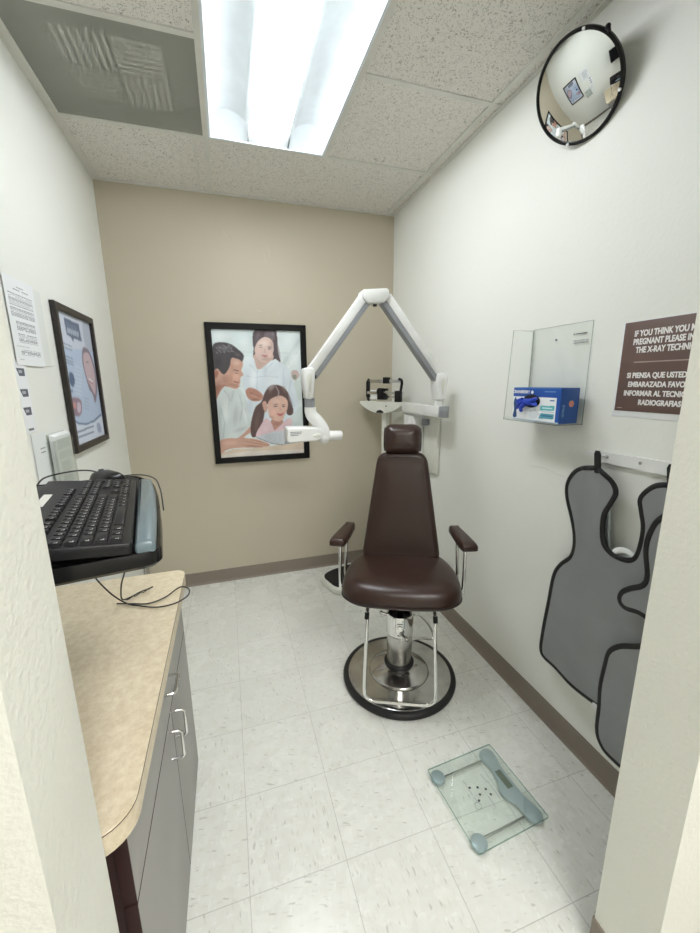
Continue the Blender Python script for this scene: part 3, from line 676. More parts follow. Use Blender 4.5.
L1 = [(.10, .40, .62, 1, .010, G), (.135, .28, .78, .8, .012, G)] + [(.19 + .018 * k, .10, .88, .97, .009, (120, 122, 128)) for k in range(8)] + [(.35 + .018 * k, .10, .88, .97, .009, (120, 122, 128)) for k in range(6)] + [(.50 + .018 * k, .20, .84, .93, .009, G) for k in range(6)] + [(.64 + .018 * k, .20, .84, .93, .009, G) for k in range(6)] + [(.78, .10, .5, .8, .009, G)] + [(.82 + .018 * k, .2, .88, .95, .009, G) for k in range(4)] + [(.93, .12, .25, 1, .009, G)]
text_sheet('notice_sheet', -1.340, -1.122, 1.584, 1.875, .0036, L1, 'white typed notice sheet with dense paragraphs on the left wall', 3)
text_sheet('notice_sheet', -1.16, -1.055, 1.590, 1.868, .001, [(.5, .1, .2, .0, .01, G)], 'blank pale sheet half hidden behind the typed notice sheet', 4, (228, 231, 226))
def marks(r):
    for v in (.13, .42, .68): r.poly([(.30, v - .05), (.86, v - .05), (.86, v + .06), (.45, v + .06)], (96, 98, 108), False); r.poly([(.45, v - .02), (.7, v - .02), (.7, v + .02), (.45, v + .02)], (180, 184, 190), False)
    r.poly([(.40, .93), (.8, .93), (.8, .965), (.45, .965)], (120, 122, 128), False)
text_sheet('notice_strip', -1.385, -1.285, 1.352, 1.592, .002, [], 'narrow white strip with three dark symbols below the typed notice', 5, (240, 242, 244), extra=marks)
text_sheet('note_card', -1.335, -1.225, 1.05, 1.345, .002, [(.20, .50, .86, 1, .014, G), (.25, .50, .86, 1, .014, G)], 'pale card with two short printed lines left of the brochure holder', 6, (232, 236, 234))
def brochure():
    y0, y1, z0, z1 = -1.235, -1.040, 1.09, 1.330; h = z1 - z0
    t = thing('brochure_holder', (-W, (y0 + y1) / 2, z0), 'clear wall holder full of folded white leaflets below the dark framed advertisement', 'brochure holder', PI / 2)
    w = y1 - y0
    m = MB(); m.b6(-w / 2, w / 2, -.003, 0, 0, h); m.b6(-w / 2, w / 2, -.030, -.028, 0, h * .9); m.b6(-w / 2, -w / 2 + .002, -.030, 0, 0, h * .9); m.b6(w / 2 - .002, w / 2, -.030, 0, 0, h * .9); m.b6(-w / 2, w / 2, -.03, 0, 0, .002)
    m.build('sleeve', 'sleeve', t, world=False, smooth=False)
    t2 = thing('leaflet_stack', (-W + .016, (y0 + y1) / 2 + .008, z0 + .004), 'stack of folded white leaflets standing in the clear wall holder', 'leaflets', PI / 2)
    w2 = w - .035
    for k in range(4): m = MB(); m.b6(-w2 / 2, w2 / 2, -.010 + k * .005 , -.0065 + k * .005, 0, h - .012 + k * .002, .0008); m.build('leaflet', 'paper', t2, world=False)
    r = Raster(90, 160, (226, 230, 226)); rd = random.Random(9)
    r.rect(.1, .05, .9, .24, (206, 212, 208), .8); r.rect(.1, .28, .9, .42, (212, 217, 213), .8)
    for k in range(18): v = .47 + k * .028; r.rect(.14, v, .14 + rd.uniform(.5, .75), v + .013, (186, 192, 190), .85)
    r.blur(1); r.sheet('print', w2 - .004, h - .018, at(0, -.0106, (h - .012) / 2) @ UP, 'printpaper', t2)
brochure()
# ================================================================== CONVEX MIRROR
def mirror():
    n = Vector((-math.cos(.554) * math.cos(.142), -math.cos(.554) * math.sin(.142), -math.sin(.554))); c = Vector((-.084, -1.722, 2.468)); R = .147
    t = thing('convex_mirror', (0, -1.72, 2.46), 'round black rimmed convex safety mirror tilted down high on the right wall', 'mirror')
    m = MB(); s = .020; Rs = (R * R + s * s) / (2 * s); N = 24
    prof = []
    for k in range(N + 1):
        a = math.asin((R - .006) / Rs) * (1 - k / N); prof.append((Rs * math.sin(a), Rs * math.cos(a) - (Rs - s)))
    m.lathe(prof, c, 96, n); m.build('mirror_face', 'mirror', t, angle=80)
    m = MB(); m.lathe([(R - .008, .001), (R - .006, .005), (R - .002, .006), (R + .003, .003), (R + .004, -.003), (R + .002, -.009), (R - .004, -.011), (.0, -.012)], c, 96, n); m.build('rim', 'black', t)
    q = n.to_track_quat('Z', 'Y').to_matrix(); up = (Vector((0, 0, 1)) - n * n.z).normalized(); sd = up.cross(n)
    for a in (115, 208, 297):
        d = up * math.sin(math.radians(a)) - sd * math.cos(math.radians(a)); p = c + d * (R - .002)
        m = MB(); m.cyl(p + n * .004, p + n * .0095, .0045, n=12); m.build('screw', 'white', t)
    p = c + up * (R - .01) - n * .012
    m = MB(); m.tube([c - n * .012, c - n * .035, Vector((-.02, c.y + .01, c.z - .02)), Vector((-.003, c.y + .01, c.z - .02))], .008, 10); m.lathe([(.028, 0), (.028, .004), (.012, .008)], (-.0005, c.y + .01, c.z - .02), 24, (-1, 0, 0))
    m.build('wall_bracket', 'darkmetal', t)
    e = c + up * (R * .545) + sd * (R * .839)
    m = MB(); m.tube([e, e + up * .012 + n * -.002], .006, 10); m.ball(e + up * .014, .008, 12); m.build('adjusting_knob', 'darkmetal', t)
M['mirror'] = mat('silvered_mirror', (.86, .88, .87, 1), .015, 1., var=(5, .005))
mirror()
# ================================================================== ACRYLIC HOLDER + GLOVE BOX
def holder():
    t = thing('acrylic_holder', (0, -1.68, 1.36), 'clear acrylic glove box holder screwed to the right wall', 'holder', -PI / 2)
    # local: x = toward viewer's right (world -y), y = into wall
    x0, x1 = -.150, .141; e = .003
    m = MB(); m.b6(x0, x1, -e - .001, -.001, -.012, .366); m.build('back_panel', 'acrylic', t, world=False, smooth=False)
    m = MB()
    sp = [(-.128, -.008), (-.004, -.008), (-.004, .366), (-.088, .366), (-.092, .37), (-.108, .37), (-.118, .30)]
    m.slab([(-.126, -.008), (-.004, -.008), (-.004, .362), (-.108, .362)], [(0, x0), (0, x0 + e)], 'yz'); m.build('side_panel', 'acrylic', t, world=False, smooth=False)
    m = MB(); m.b6(x0, x1, -.126, -.004, -.008, -.005); m.build('shelf', 'acrylic', t, world=False, smooth=False)
    m = MB(); m.b6(x0, x1, -.129, -.126, -.008, .004); m.build('front_lip', 'acrylic', t, world=False, smooth=False)
    m = MB(); m.slab([(-.126, -.008), (-.004, -.008), (-.004, .06), (-.02, .09), (-.126, .0)], [(0, x1 - e), (0, x1)], 'yz'); m.build('side_panel', 'acrylic', t, world=False, smooth=False)
    m = MB(); k = .0016
    m.tube([(x0, -.004, -.012), (x0, -.004, .366), (x1, -.004, .366), (x1, -.004, -.012)], k, 6); m.tube([(x0, -.126, -.008), (x0, -.108, .362), (x0, -.004, .362)], k, 6); m.tube([(x0, -.128, -.008), (x1, -.128, -.008)], k, 6); m.tube([(x1, -.128, -.008), (x1, -.004, -.008)], k, 6)
    m.tube([(x0 + .002, -.007, .0), (x0 + .002, -.007, .36)], .003, 6)
    m.build('panel_edge', 'acrylicedge', t, world=False)
    m = MB(); m.cyl((-.022, -.004, .313), (-.022, -.008, .313), .004); m.build('screw', 'greyplastic', t, world=False)
    m = MB(); m.cyl((.062, -.0042, .326), (.062, -.0046, .326), .0045, n=3); m.b6(.070, .118, -.0046, -.0042, .3245, .3275); m.build('printed_mark', 'ink', t, world=False, smooth=False)
    
    for dz in (.300, .291): 
        m = MB(); u = .062
        for L in (.016, .009, .02, .012): m.b6(u, u + L, -.0046, -.0042, dz, dz + .003); u += L + .003
        m.build('printed_line', 'greyplastic', t, world=False, smooth=False)
holder()
def glove_box():
    s0, s1, z0, z1 = 1.570, 1.822, 1.3565, 1.488; w = s1 - s0; h = z1 - z0; d = .086
    t = thing('glove_box', (-.074, -(s0 + s1) / 2, z0), 'blue and white carton of disposable gloves standing in the clear holder', 'glove box', -PI / 2)
    m = MB(); m.b6(-w / 2, w / 2, -d / 2 + .0005, d / 2, 0, h, .0015); m.build('carton', 'blue', t, world=False)
    r = Raster(150, 80, (238, 242, 244))
    B = (30, 82, 168)
    r.rect(0, 0, 1, .27, B); r.rect(0, .0, 1, .04, (70, 130, 190), .6); r.poly([(.93, .2), (1, .2), (1, 1), (.93, 1)], B, False); r.poly([(.0, .96), (1, .96), (1, 1), (0, 1)], (200, 215, 228), False)
    r.poly([(.03, .38), (.06, .30), (.08, .36), (.11, .40), (.10, .50), (.13, .62), (.10, .72), (.11, .92), (.02, .92), (.04, .7), (.02, .5)], (38, 74, 120)); r.poly([(.62, .52), (.90, .50), (.90, .64), (.62, .66)], (90, 184, 190), False); r.poly([(.64, .74), (.90, .74), (.90, .88), (.60, .90)], (80, 160, 180), False)
    r.rect(.66, .56, .86, .60, (232, 246, 246), .8); r.rect(.66, .79, .87, .82, (50, 90, 140), .7); r.rect(.66, .68, .9, .70, (160, 170, 190), .7); r.rect(.80, .34, .89, .38, (40, 80, 150), .8); r.line([(.50, .62), (.62, .80), (.66, .9)], .012, (130, 150, 170), .8); r.rect(.68, .09, .90, .12, (140, 180, 220), .6)
    r.poly([(.40, .70), (.52, .66), (.60, .80), (.52, .92), (.40, .9)], (206, 214, 220), True, .7)
    r.sheet('front_print', w - .002, h - .002, at(0, -d / 2 - .0004, h / 2) @ UP, 'printcarton', t)
    text_mesh('lettering', 'CRANBERRY', .0175, at(-w / 2 + .046, -d / 2 - .0010, h * .865) @ UP, 'whiteink', t, .0004)
    m = MB(); m.slab(rrect(-.006, -.006, .006, .006, .002), [(0, -d / 2 - .0012), (0, -d / 2 - .0008)], 'xz', at(-w / 2 + .108, 0, h * .865) @ Matrix.Rotation(.78, 4, 'Y')); m.build('butterfly_mark', 'whiteink', t, world=False)
    m = MB(); m.lathe([(.0, 0), (.012, 0), (.012, .0006)], (w / 2 - .0002, .008, h * .56), 24, (1, 0, 0)); m.build('round_seal', 'seal', t, world=False)
    text_mesh('side_lettering', 'NITRILE', .013, at(w / 2 + .0006, -.027, h * .36) @ Matrix.Rotation(PI / 2, 4, 'Z') @ UP @ Matrix.Rotation(PI / 2, 4, 'Z'), 'pale', t, .0002)
    m = MB(); m.slab([(.047 * math.cos(a), .026 * math.sin(a)) for a in np.linspace(0, 2 * PI, 33)[:-1]], [(0, -d / 2 - .0011), (0, -d / 2 - .0007)], 'xz', at(-.020, 0, h * .60)); m.build('opening', 'ink2', t, world=False)
    g = thing('disposable_glove', (-.074 - d / 2 - .002, -(s0 + s1) / 2, z0 + .03), 'crumpled blue nitrile glove pulled halfway out of the carton opening', 'glove', -PI / 2)
    m = MB(); b2 = bmesh.new(); bmesh.ops.create_icosphere(b2, subdivisions=4, radius=1.)
    for v in b2.verts:
        p = v.co.copy(); k = noise.noise(p * 1.7 + Vector((3, 1, 2))) * .5 + abs(noise.noise(p * 4.1)) * .35
        v.co = Vector((p.x * (.046 + .018 * k), p.y * (.008 + .008 * k) - .006, p.z * (.013 + .014 * k) - .10 * p.x * p.x * .12))
    m.merge(b2, at(-.026, -.003, .046))
    m.build('cuff', 'glove', g, world=False, angle=70)
    for i, pts in enumerate(([(-.055, -.008, .046), (-.076, -.012, .034), (-.084, -.010, .016)], [(-.045, -.010, .036), (-.056, -.016, .020), (-.052, -.014, .004)], [(-.06, -.008, .052), (-.080, -.010, .048), (-.092, -.008, .042)], [(-.01, -.010, .05), (.010, -.013, .056), (.020, -.008, .062)])):
        m = MB(); P = spline(pts, False, 5); m.tube(P, [.010 - .005 * k / len(P) for k in range(len(P))], 10); m.build('finger', 'glove', g, world=False, angle=80)
M['seal'] = mat('orange_seal', rgb(206, 138, 120), .5); M['pale'] = mat('pale_blue_print', rgb(120, 160, 205), .5); M['ink2'] = mat('dark_opening', rgb(26, 26, 34), .7)
glove_box()
# ================================================================== X-RAY SAFETY SIGN
def sign():
    s0, s1, z0, z1 = 1.944, 2.275, 1.413, 1.698; w = s1 - s0; h = z1 - z0
    t = thing('xray_warning_sign', (0, -(s0 + s1) / 2, z0), 'brown bilingual pregnancy warning sign with white lettering on the right wall', 'sign', -PI / 2)
    m = MB(); m.b6(-w / 2 - .008, w / 2 + .008, -.002, -.0005, -.020, h + .003, .0006); m.build('white_backing', 'paper', t, world=False)
    m = MB(); m.b6(-w / 2, w / 2, -.004, -.002, 0, h, .0006); m.build('panel', 'signbrown', t, world=False)
    rows = (('IF YOU THINK YOU MAY BE', .865), ('PREGNANT PLEASE INFORM', .775), ('THE X-RAY TECHNICIAN', .685), ('SI PIENSA QUE USTED ESTA', .405), ('EMBARAZADA FAVOR DE', .305), ('INFORMAR AL TECNICO DE', .205), ('RADIOGRAFIAS', .105))
    for k, (s, f) in enumerate(rows): text_mesh('lettering', s, .0255 if k < 3 else .0232, at(-.022 if k > 2 else -.016, -.0044, h * f) @ UP, 'whiteink', t, .0009, sx=.80 if k > 2 else .71)
    m = MB(); m.b6(-w * .36, w * .36, -.0045, -.004, h * .548, h * .560); m.build('rule', 'signrule', t, world=False)
    m = MB(); m.b6(-w * .47, -w * .42, -.0045, -.004, h * .03, h * .04); m.build('small_print', 'signrule', t, world=False)
sign()
# ================================================================== APRON RAIL AND APRONS
def rail():
    t = thing('hanger_rail', (0, -2.1, 1.24), 'white metal apron hanger rail on the right wall', 'rail', -PI / 2)
    m = MB(); m.slab([(-.238, .012), (-.205, -.014), (.27, -.014), (.27, .034), (-.10, .027), (-.19, .022), (-.236, .018)], [(.001, -.014), (0, -.012), (0, -.001)], 'xz'); m.build('bar', 'white', t, world=False)
    for x in (-.150, -.033, .10, .20):
        m = MB(); m.lathe([(.005, 0), (.005, .002), (.003, .004)], (x, -.014, .010), 14, (0, -1, 0)); m.build('screw', 'brushed', t, world=False)
    for x in (-.163, .09):
        m = MB(); m.tube([(x, -.013, .012), (x, -.032, .010), (x, -.040, .014), (x, -.042, .026)], .004, 8); m.build('hook', 'white', t, world=False)
rail()
def cloth(outl, y, th, fold, name, m_, t, border=.0095, tm='trim'):
    """hanging stiff sheet with bound edge; outl = (local x, z) relative to root"""
    bm = bmesh.new(); f = bm.faces.new([bm.verts.new((u, 0, v)) for u, v in outl])
    xs_ = [p[0] for p in outl]; zs_ = [p[1] for p in outl]; st = .018
    for k in range(1, int((max(xs_) - min(xs_)) / st) + 1): bmesh.ops.bisect_plane(bm, geom=bm.verts[:] + bm.edges[:] + bm.faces[:], plane_co=(min(xs_) + k * st, 0, 0), plane_no=(1, 0, 0))
    for k in range(1, int((max(zs_) - min(zs_)) / st) + 1): bmesh.ops.bisect_plane(bm, geom=bm.verts[:] + bm.edges[:] + bm.faces[:], plane_co=(0, 0, min(zs_) + k * st), plane_no=(0, 0, 1))
    bmesh.ops.triangulate(bm, faces=[f for f in bm.faces if len(f.verts) > 4])
    for v in bm.verts: v.co.y = y + fold(v.co.x, v.co.z)
    ext = bmesh.ops.extrude_face_region(bm, geom=bm.faces[:])
    for v in ext['geom']:
        if isinstance(v, bmesh.types.BMVert): v.co.y += th
    mb = MB(); mb.bm.free(); mb.bm = bm; o = mb.build(name, m_, t, world=False, angle=60)
    e = MB(); e.tube([(u, y + fold(u, v) + th / 2, v) for u, v in outl], (border, th / 2 + .0035), 8, True, flat=(0, 1, 0)); e.build('edge_binding', tm, t, world=False, angle=80)
    return o
def aprons():
    A1 = [(1.949, 1.212), (1.902, 1.202), (1.861, 1.179), (1.836, 1.126), (1.841, 1.071), (1.866, 1.006), (1.888, .942), (1.893, .888), (1.879, .840), (1.838, .790), (1.815, .730), (1.808, .60), (1.797, .45), (1.795, .375), (1.815, .348), (1.88, .343), (1.97, .341), (2.08, .340)]
    nk = [(2.08, .925), (2.043, .930), (2.017, .953), (2.006, 1.002), (2.006, 1.06), (2.021, 1.108), (2.031, 1.143), (2.019, 1.171), (1.99, 1.199)]
    half = spline(A1, False, 5); nkl = spline(nk + [(1.949, 1.212)], False, 5)
    cx = 2.073; mir = lambda P: [(2 * cx - u, v) for u, v in P]
    def mirP(P): return [(2.073 + (2.073 - u) * .98, v) for u, v in P]
    full = [p for p in half if p[0] < 2.07] + mirP([p for p in half if p[0] < 2.07])[::-1] + [p for p in mirP(nkl[:-1]) if p[0] > 2.076][::-1] + [p for p in nkl[:-1] if p[0] < 2.07]
    rel = lambda P: [(u - 2.073, v - 1.24) for u, v in P]
    t = thing('lead_apron', (-.058, -2.073, 1.24), 'grey lead apron with black edging hanging by its shoulder loop from the rail', 'apron', -PI / 2)
    def f1(u, v):
        lobe = max(0, min(1, (v + .35) / .3)); x = u + .124
        return .010 * math.sin(u * 26 + 1) * (.35 + .3 * -v) + lobe * (.009 * math.cos(x * 80 + v * 3) * max(0, 1 - abs(x) / .12)) + .004 * math.sin(v * 9 + u * 5)
    cloth(rel(full), 0, .007, f1, 'front_panel', 'apron', t)
    # strap loops over the hooks
    for x in (-.124 - .038 * 0, .122):
        m = MB(); b = f1(x, -.03)
        m.slab([(x - .004, -.045), (x + .018, -.045), (x + .010, .022), (x + .003, .034), (x - .010, .034), (x - .014, .022)], [(.001, b - .006), (0, b - .004), (0, b + .0), (.001, b + .002)], 'xz'); m.build('hanging_loop', 'trim', t, world=False)
    # rear panels seen through the neck opening
    back = spline([(-.085, -.13), (-.06, -.20), (-.058, -.27), (-.03, -.335), (.05, -.40), (-.08, -.42), (-.11, -.30), (-.10, -.18)], True, 4)
    cloth(back, .016, .005, lambda u, v: .004 * math.sin(v * 40), 'rear_flap', 'apron2', t, .002, 'apron2')
    m = MB(); m.tube(spline([(-.035, .010, -.33), (-.015, .006, -.295), (.02, .004, -.28), (.055, .006, -.30), (.06, .01, -.34)], False, 5), (.010, .003), 8, False, flat=(0, 1, 0)); m.build('collar_lining', 'paper', t, world=False, label='white inner collar lining')
    m = MB(); m.b6(-.016, .012, -.004, .012, -.922, -.896, .003); m.build('care_label', 'white', t, world=False, label='small white tag at the lower hem')
    # second apron in front, mostly behind the door jamb
    t2 = thing('lead_apron', (-.088, -2.20, 1.22), 'second grey lead apron with black edging, nearer the door jamb, overlapping the first', 'apron', -PI / 2)
    P2 = [(2.235, 1.165), (2.212, 1.128), (2.189, 1.095), (2.178, 1.049), (2.179, 1.004), (2.191, .930), (2.183, .888), (2.150, .860), (2.126, .832), (2.124, .803), (2.145, .790), (2.188, .798), (2.225, .785), (2.235, .735), (2.205, .688), (2.150, .650), (2.115, .605), (2.103, .551), (2.101, .439), (2.110, .290), (2.137, .238), (2.179, .226), (2.27, .222), (2.36, .226), (2.385, .25), (2.39, .45), (2.39, .8), (2.38, 1.05), (2.35, 1.15), (2.29, 1.18)]
    P2 = [(u - 2.20, v - 1.22) for u, v in spline(P2, True, 4)]
    cloth(P2, 0, .007, lambda u, v: .005 * math.sin(v * 34 + u * 8) * .5 + .004 * math.sin(u * 30), 'front_panel', 'apron', t2)
    m = MB(); m.tube([(.09, .004, -.06), (.095, .0, .0), (.088, .030, .047), (.088, .045, .055)], .006, 8); m.build('hanging_loop', 'trim', t2, world=False)
aprons()

# ================================================================== X-RAY UNIT
def xray():
    t = thing('xray_machine', (0, -.63, .86), 'white dental x-ray machine with folding arm mounted on the right wall behind the chair', 'x-ray machine')
    m = MB(); m.b6(-.028, -.001, -.79, -.44, .925, 1.30, .008); m.build('wall_plate', 'offwhite', t)
    m = MB(); m.b6(-.115, -.028, -.62, -.47, .845, 1.298, .014); m.build('control_box', 'white', t)
    m = MB(); m.b6(-.062, -.0285, -.69, -.645, 1.235, 1.275, .003); m.build('latch', 'greyplastic', t)
    Y = -.93
    m = MB(); m.b6(-.130, -.070, -.975, -.47, 1.312, 1.374, .006); m.build('extension_bar', 'white', t)
    m = MB(); m.b6(-.131, -.069, -.988, -.975, 1.311, 1.375, .003); m.cyl((-.10, -.988, 1.343), (-.10, -.990, 1.343), .006); m.build('end_cap', 'greyplastic', t, label='grey square end cap of the extension bar')
    m = MB(); m.cyl((-.108, Y, 1.372), (-.108, Y, 1.405), .026, n=28); m.cyl((-.108, Y, 1.405), (-.108, Y, 1.412), .022, n=28); m.build('pivot', 'white', t)
    def arm(a, b, w, d, flip):
        a = Vector(a); b = Vector(b); L = (b - a).length; dr = (b - a).normalized(); up = Vector((0, 1, 0)).cross(dr) * flip
        if up.z < 0: up = -up
        R = Matrix((dr, Vector((0, 1, 0)), up)).transposed().to_4x4(); c = (a + b) / 2
        m = MB(); m.box(c + up * .012, (L, d, w), .004, R, 2); m.build('arm', 'white', t)
        m = MB(); m.box(c - up * (w / 2 - .002), (L * .985, d * .9, .030), .003, R); m.build('arm_underside', 'greyplastic', t, label='grey lower channel of the folding arm')
    arm((-.115, Y, 1.535), (-.452, Y, 1.945), .042, .060, 1)
    arm((-.862, Y, 1.55), (-.555, Y, 1.945), .042, .060, 1)
    # knuckle
    m = MB(); k = rounded2([(-.585, 1.975), (-.447, 1.988), (-.437, 1.955), (-.464, 1.918), (-.557, 1.908), (-.584, 1.932)], .014)
    m.slab(k, [(.008, Y - .048), (.002, Y - .045), (0, Y - .038), (0, Y + .038), (.004, Y + .044)], 'xz'); m.build('knuckle', 'white', t)
    m = MB(); m.cyl((-.512, Y - .02, 1.909), (-.512, Y - .02, 1.899), .010); m.build('knuckle_screw', 'darkmetal', t)
    m = MB(); m.cyl((-.838, Y - .02, 1.553), (-.838, Y - .02, 1.537), .008); m.build('arm_stop', 'darkmetal', t)
    # elbow covers: teardrop housings
    def cover(cx, ztop, zbot, w, name):
        h = ztop - zbot
        o = spline([(cx - w * .5, ztop - h * .08), (cx - w * .2, ztop), (cx + w * .35, ztop - h * .0), (cx + w * .55, ztop - h * .12), (cx + w * .5, ztop - h * .45), (cx + w * .36, zbot + h * .1), (cx + w * .3, zbot), (cx - w * .3, zbot), (cx - w * .38, zbot + h * .15), (cx - w * .56, ztop - h * .40)], True, 5)
        m = MB(); m.slab(o, [(.010, Y - .044), (.003, Y - .040), (0, Y - .031), (0, Y + .031), (.003, Y + .040), (.010, Y + .044)], 'xz'); c = m.build(name, 'white', t, angle=50)
        q = spline([(cx, ztop - h * .18), (cx + w * .22, ztop - h * .25), (cx + w * .12, ztop - h * .6), (cx, ztop - h * .82), (cx - w * .12, ztop - h * .6), (cx - w * .22, ztop - h * .28)], True, 5)
        m = MB(); m.slab(q, [(.003, Y - .0455), (0, Y - .0435), (0, Y - .040)], 'xz'); m.build('inset', 'offwhite', c)
    cover(-.108, 1.560, 1.410, .064, 'shoulder_cover'); cover(-.874, 1.590, 1.435, .058, 'wrist_cover')
    m = MB(); m.cyl((-.868, Y, 1.388), (-.868, Y, 1.438), .0265, n=28); m.build('swivel_ring', 'greyplastic', t, label='grey swivel ring above the tube head')
    m = MB(); m.cyl((-.866, Y, 1.362), (-.866, Y, 1.389), .030, n=28); m.build('swivel', 'white', t)
    m = MB(); m.tube(spline([(-.866, Y, 1.372), (-.858, Y, 1.345), (-.832, Y - .004, 1.315), (-.808, Y - .01, 1.278), (-.796, Y - .014, 1.242), (-.800, Y - .016, 1.222)], False, 5), [.030 + .004 * math.sin(k / 26 * PI) for k in range(26)], 20); m.ball((-.80, Y - .016, 1.226), .033, 20); m.build('yoke', 'white', t, angle=80)
    m = MB(); hd = rounded2([(-1.002, 1.288), (-.985, 1.292), (-.84, 1.286), (-.815, 1.270), (-.815, 1.232), (-.84, 1.216), (-.99, 1.213), (-1.004, 1.220)], .012)
    m.slab(hd, [(.007, Y - .062), (.002, Y - .058), (0, Y - .05), (0, Y + .04), (.004, Y + .048)], 'xz'); h = m.build('tube_head', 'white', t)
    m = MB()
    m.b6(-.987, -.925, Y - .0635, Y - .0618, 1.266, 1.270); m.b6(-.985, -.93, Y - .0635, Y - .0618, 1.258, 1.262); m.b6(-.985, -.945, Y - .0635, Y - .0618, 1.250, 1.254); m.build('label', 'greyplastic', h, smooth=False)
    m = MB(); m.slab(spline([(-.868, 1.245), (-.845, 1.256), (-.825, 1.246), (-.845, 1.236)], True, 5), [(.002, Y - .066), (0, Y - .064), (0, Y - .060)], 'xz'); m.build('knob', 'offwhite', h)
    m = MB(); m.lathe([(.0, 0), (.024, 0), (.026, .006), (.026, .095), (.023, .10), (.018, .10), (.017, .05)], (-.80, Y - .012, 1.236), 32, (1, 0, -.03)); m.build('cone', 'tubewhite', t)
def rounded2(pts, r, n=5):
    o = []; N = len(pts)
    for i in range(N):
        p0, p1, p2 = Vector(pts[i - 1]), Vector(pts[i]), Vector(pts[(i + 1) % N]); d0 = (p0 - p1); d2 = (p2 - p1)
        a = p1 + d0.normalized() * min(r, d0.length * .45); b = p1 + d2.normalized() * min(r, d2.length * .45)
        for k in range(n + 1):
            q = k / n; o.append(tuple(a * (1 - q) ** 2 + p1 * 2 * q * (1 - q) + b * q * q))
    return o
xray()
# ================================================================== PHYSICIAN SCALE
def beam_scale():
    t = thing('physician_scale', (-.184, -.235, 0), 'white upright beam weighing scale with black mat in the far right corner', 'weighing scale', math.radians(-74)); K = dict(parent=t, world=False)
    # local -y points along the platform, x along the beam
    bo = rounded2([(-.165, .10), (-.165, -.40), (-.12, -.50), (.12, -.50), (.165, -.40), (.165, .10)], .07, 7)
    m = MB(); m.slab(bo, [(.006, 0.001), (0, .006), (0, .038), (.006, .046), (.018, .050)]); m.build('base', 'offwhite', **K)
    m = MB(); m.slab([(u * .86, v * .9 - .03) for u, v in bo], [(0, .049), (0, .060), (.003, .063)]); m.build('platform_mat', 'mat', **K)
    m = MB(); m.b6(-.024, .024, .018, .062, .05, 1.30, .006); m.b6(-.034, .034, .008, .072, .05, .12, .006); m.build('column', 'offwhite', **K)
    HR_ = Matrix.Translation((0, .03, 0)) @ Matrix.Rotation(math.radians(12), 4, 'Z') @ Matrix.Translation((0, -.03, 0)); n0 = set(o.name for o in t.children)
    pan = [(-.205, 1.372), (-.20, 1.350), (-.14, 1.315), (-.07, 1.292), (.0, 1.286), (.07, 1.292), (.14, 1.315), (.20, 1.350), (.205, 1.372)]
    pan = spline(pan, False, 4)
    m = MB(); m.slab(pan, [(.003, -.025), (0, -.020), (0, .085), (.003, .09)], 'xz'); m.build('beam_housing', 'offwhite', **K)
    m = MB(); m.slab([(.036 * math.cos(a), 1.2895 + .022 * math.sin(a)) for a in np.linspace(0, PI, 13)], [(0, -.0262), (0, -.0245)], 'xz'); m.build('pivot_opening', 'darkmetal', **K)
    m = MB(); m.cyl((.06, -.025, 1.342), (.06, -.028, 1.342), .005, n=12); m.build('screw', 'darkmetal', **K)
    y = .02
    m = MB(); m.tube([(-.145, y, 1.372), (-.158, y, 1.385), (-.158, y, 1.525), (-.148, y, 1.535)], .010, 10); m.b6(-.17, -.146, y - .012, y + .012, 1.40, 1.52, .003); m.build('left_bracket', 'darkmetal', **K)
    m = MB(); m.tube(spline([(.138, y, 1.534), (.160, y, 1.525), (.165, y, 1.50), (.155, y, 1.44), (.158, y, 1.372)], False, 4), .010, 10); m.build('right_bracket', 'darkmetal', **K)
    m = MB(); m.b6(-.155, .155, y - .004, y + .004, 1.508, 1.532, .001); m.build('upper_beam', 'brushed', **K)
    m = MB(); m.b6(-.155, .185, y - .016, y - .008, 1.425, 1.445, .001); m.b6(-.155, .14, y + .006, y + .014, 1.40, 1.412, .001); m.build('lower_beam', 'brushed', **K)
    m = MB(); m.b6(-.13, -.02, y - .006, y - .002, 1.385, 1.455, .002); m.build('weight_table', 'white', **K)
    m = MB(); m.b6(.0, .05, y - .016, y + .016, 1.502, 1.548, .004); m.build('small_poise', 'darkmetal', **K)
    m = MB(); m.b6(-.045, .03, y - .028, y + .012, 1.385, 1.435, .005); m.cyl((-.02, y - .03, 1.445), (-.02, y + .01, 1.445), .026); m.b6(-.03, .035, y - .02, y + .01, 1.45, 1.468, .003); m.build('large_poise', 'darkmetal', **K)
    m = MB(); m.b6(.125, .175, y - .034, y - .004, 1.372, 1.452, .004); m.build('stop_block', 'darkmetal', **K)
    for o in list(t.children):
        if o.name not in n0: o.data.transform(HR_)
beam_scale()
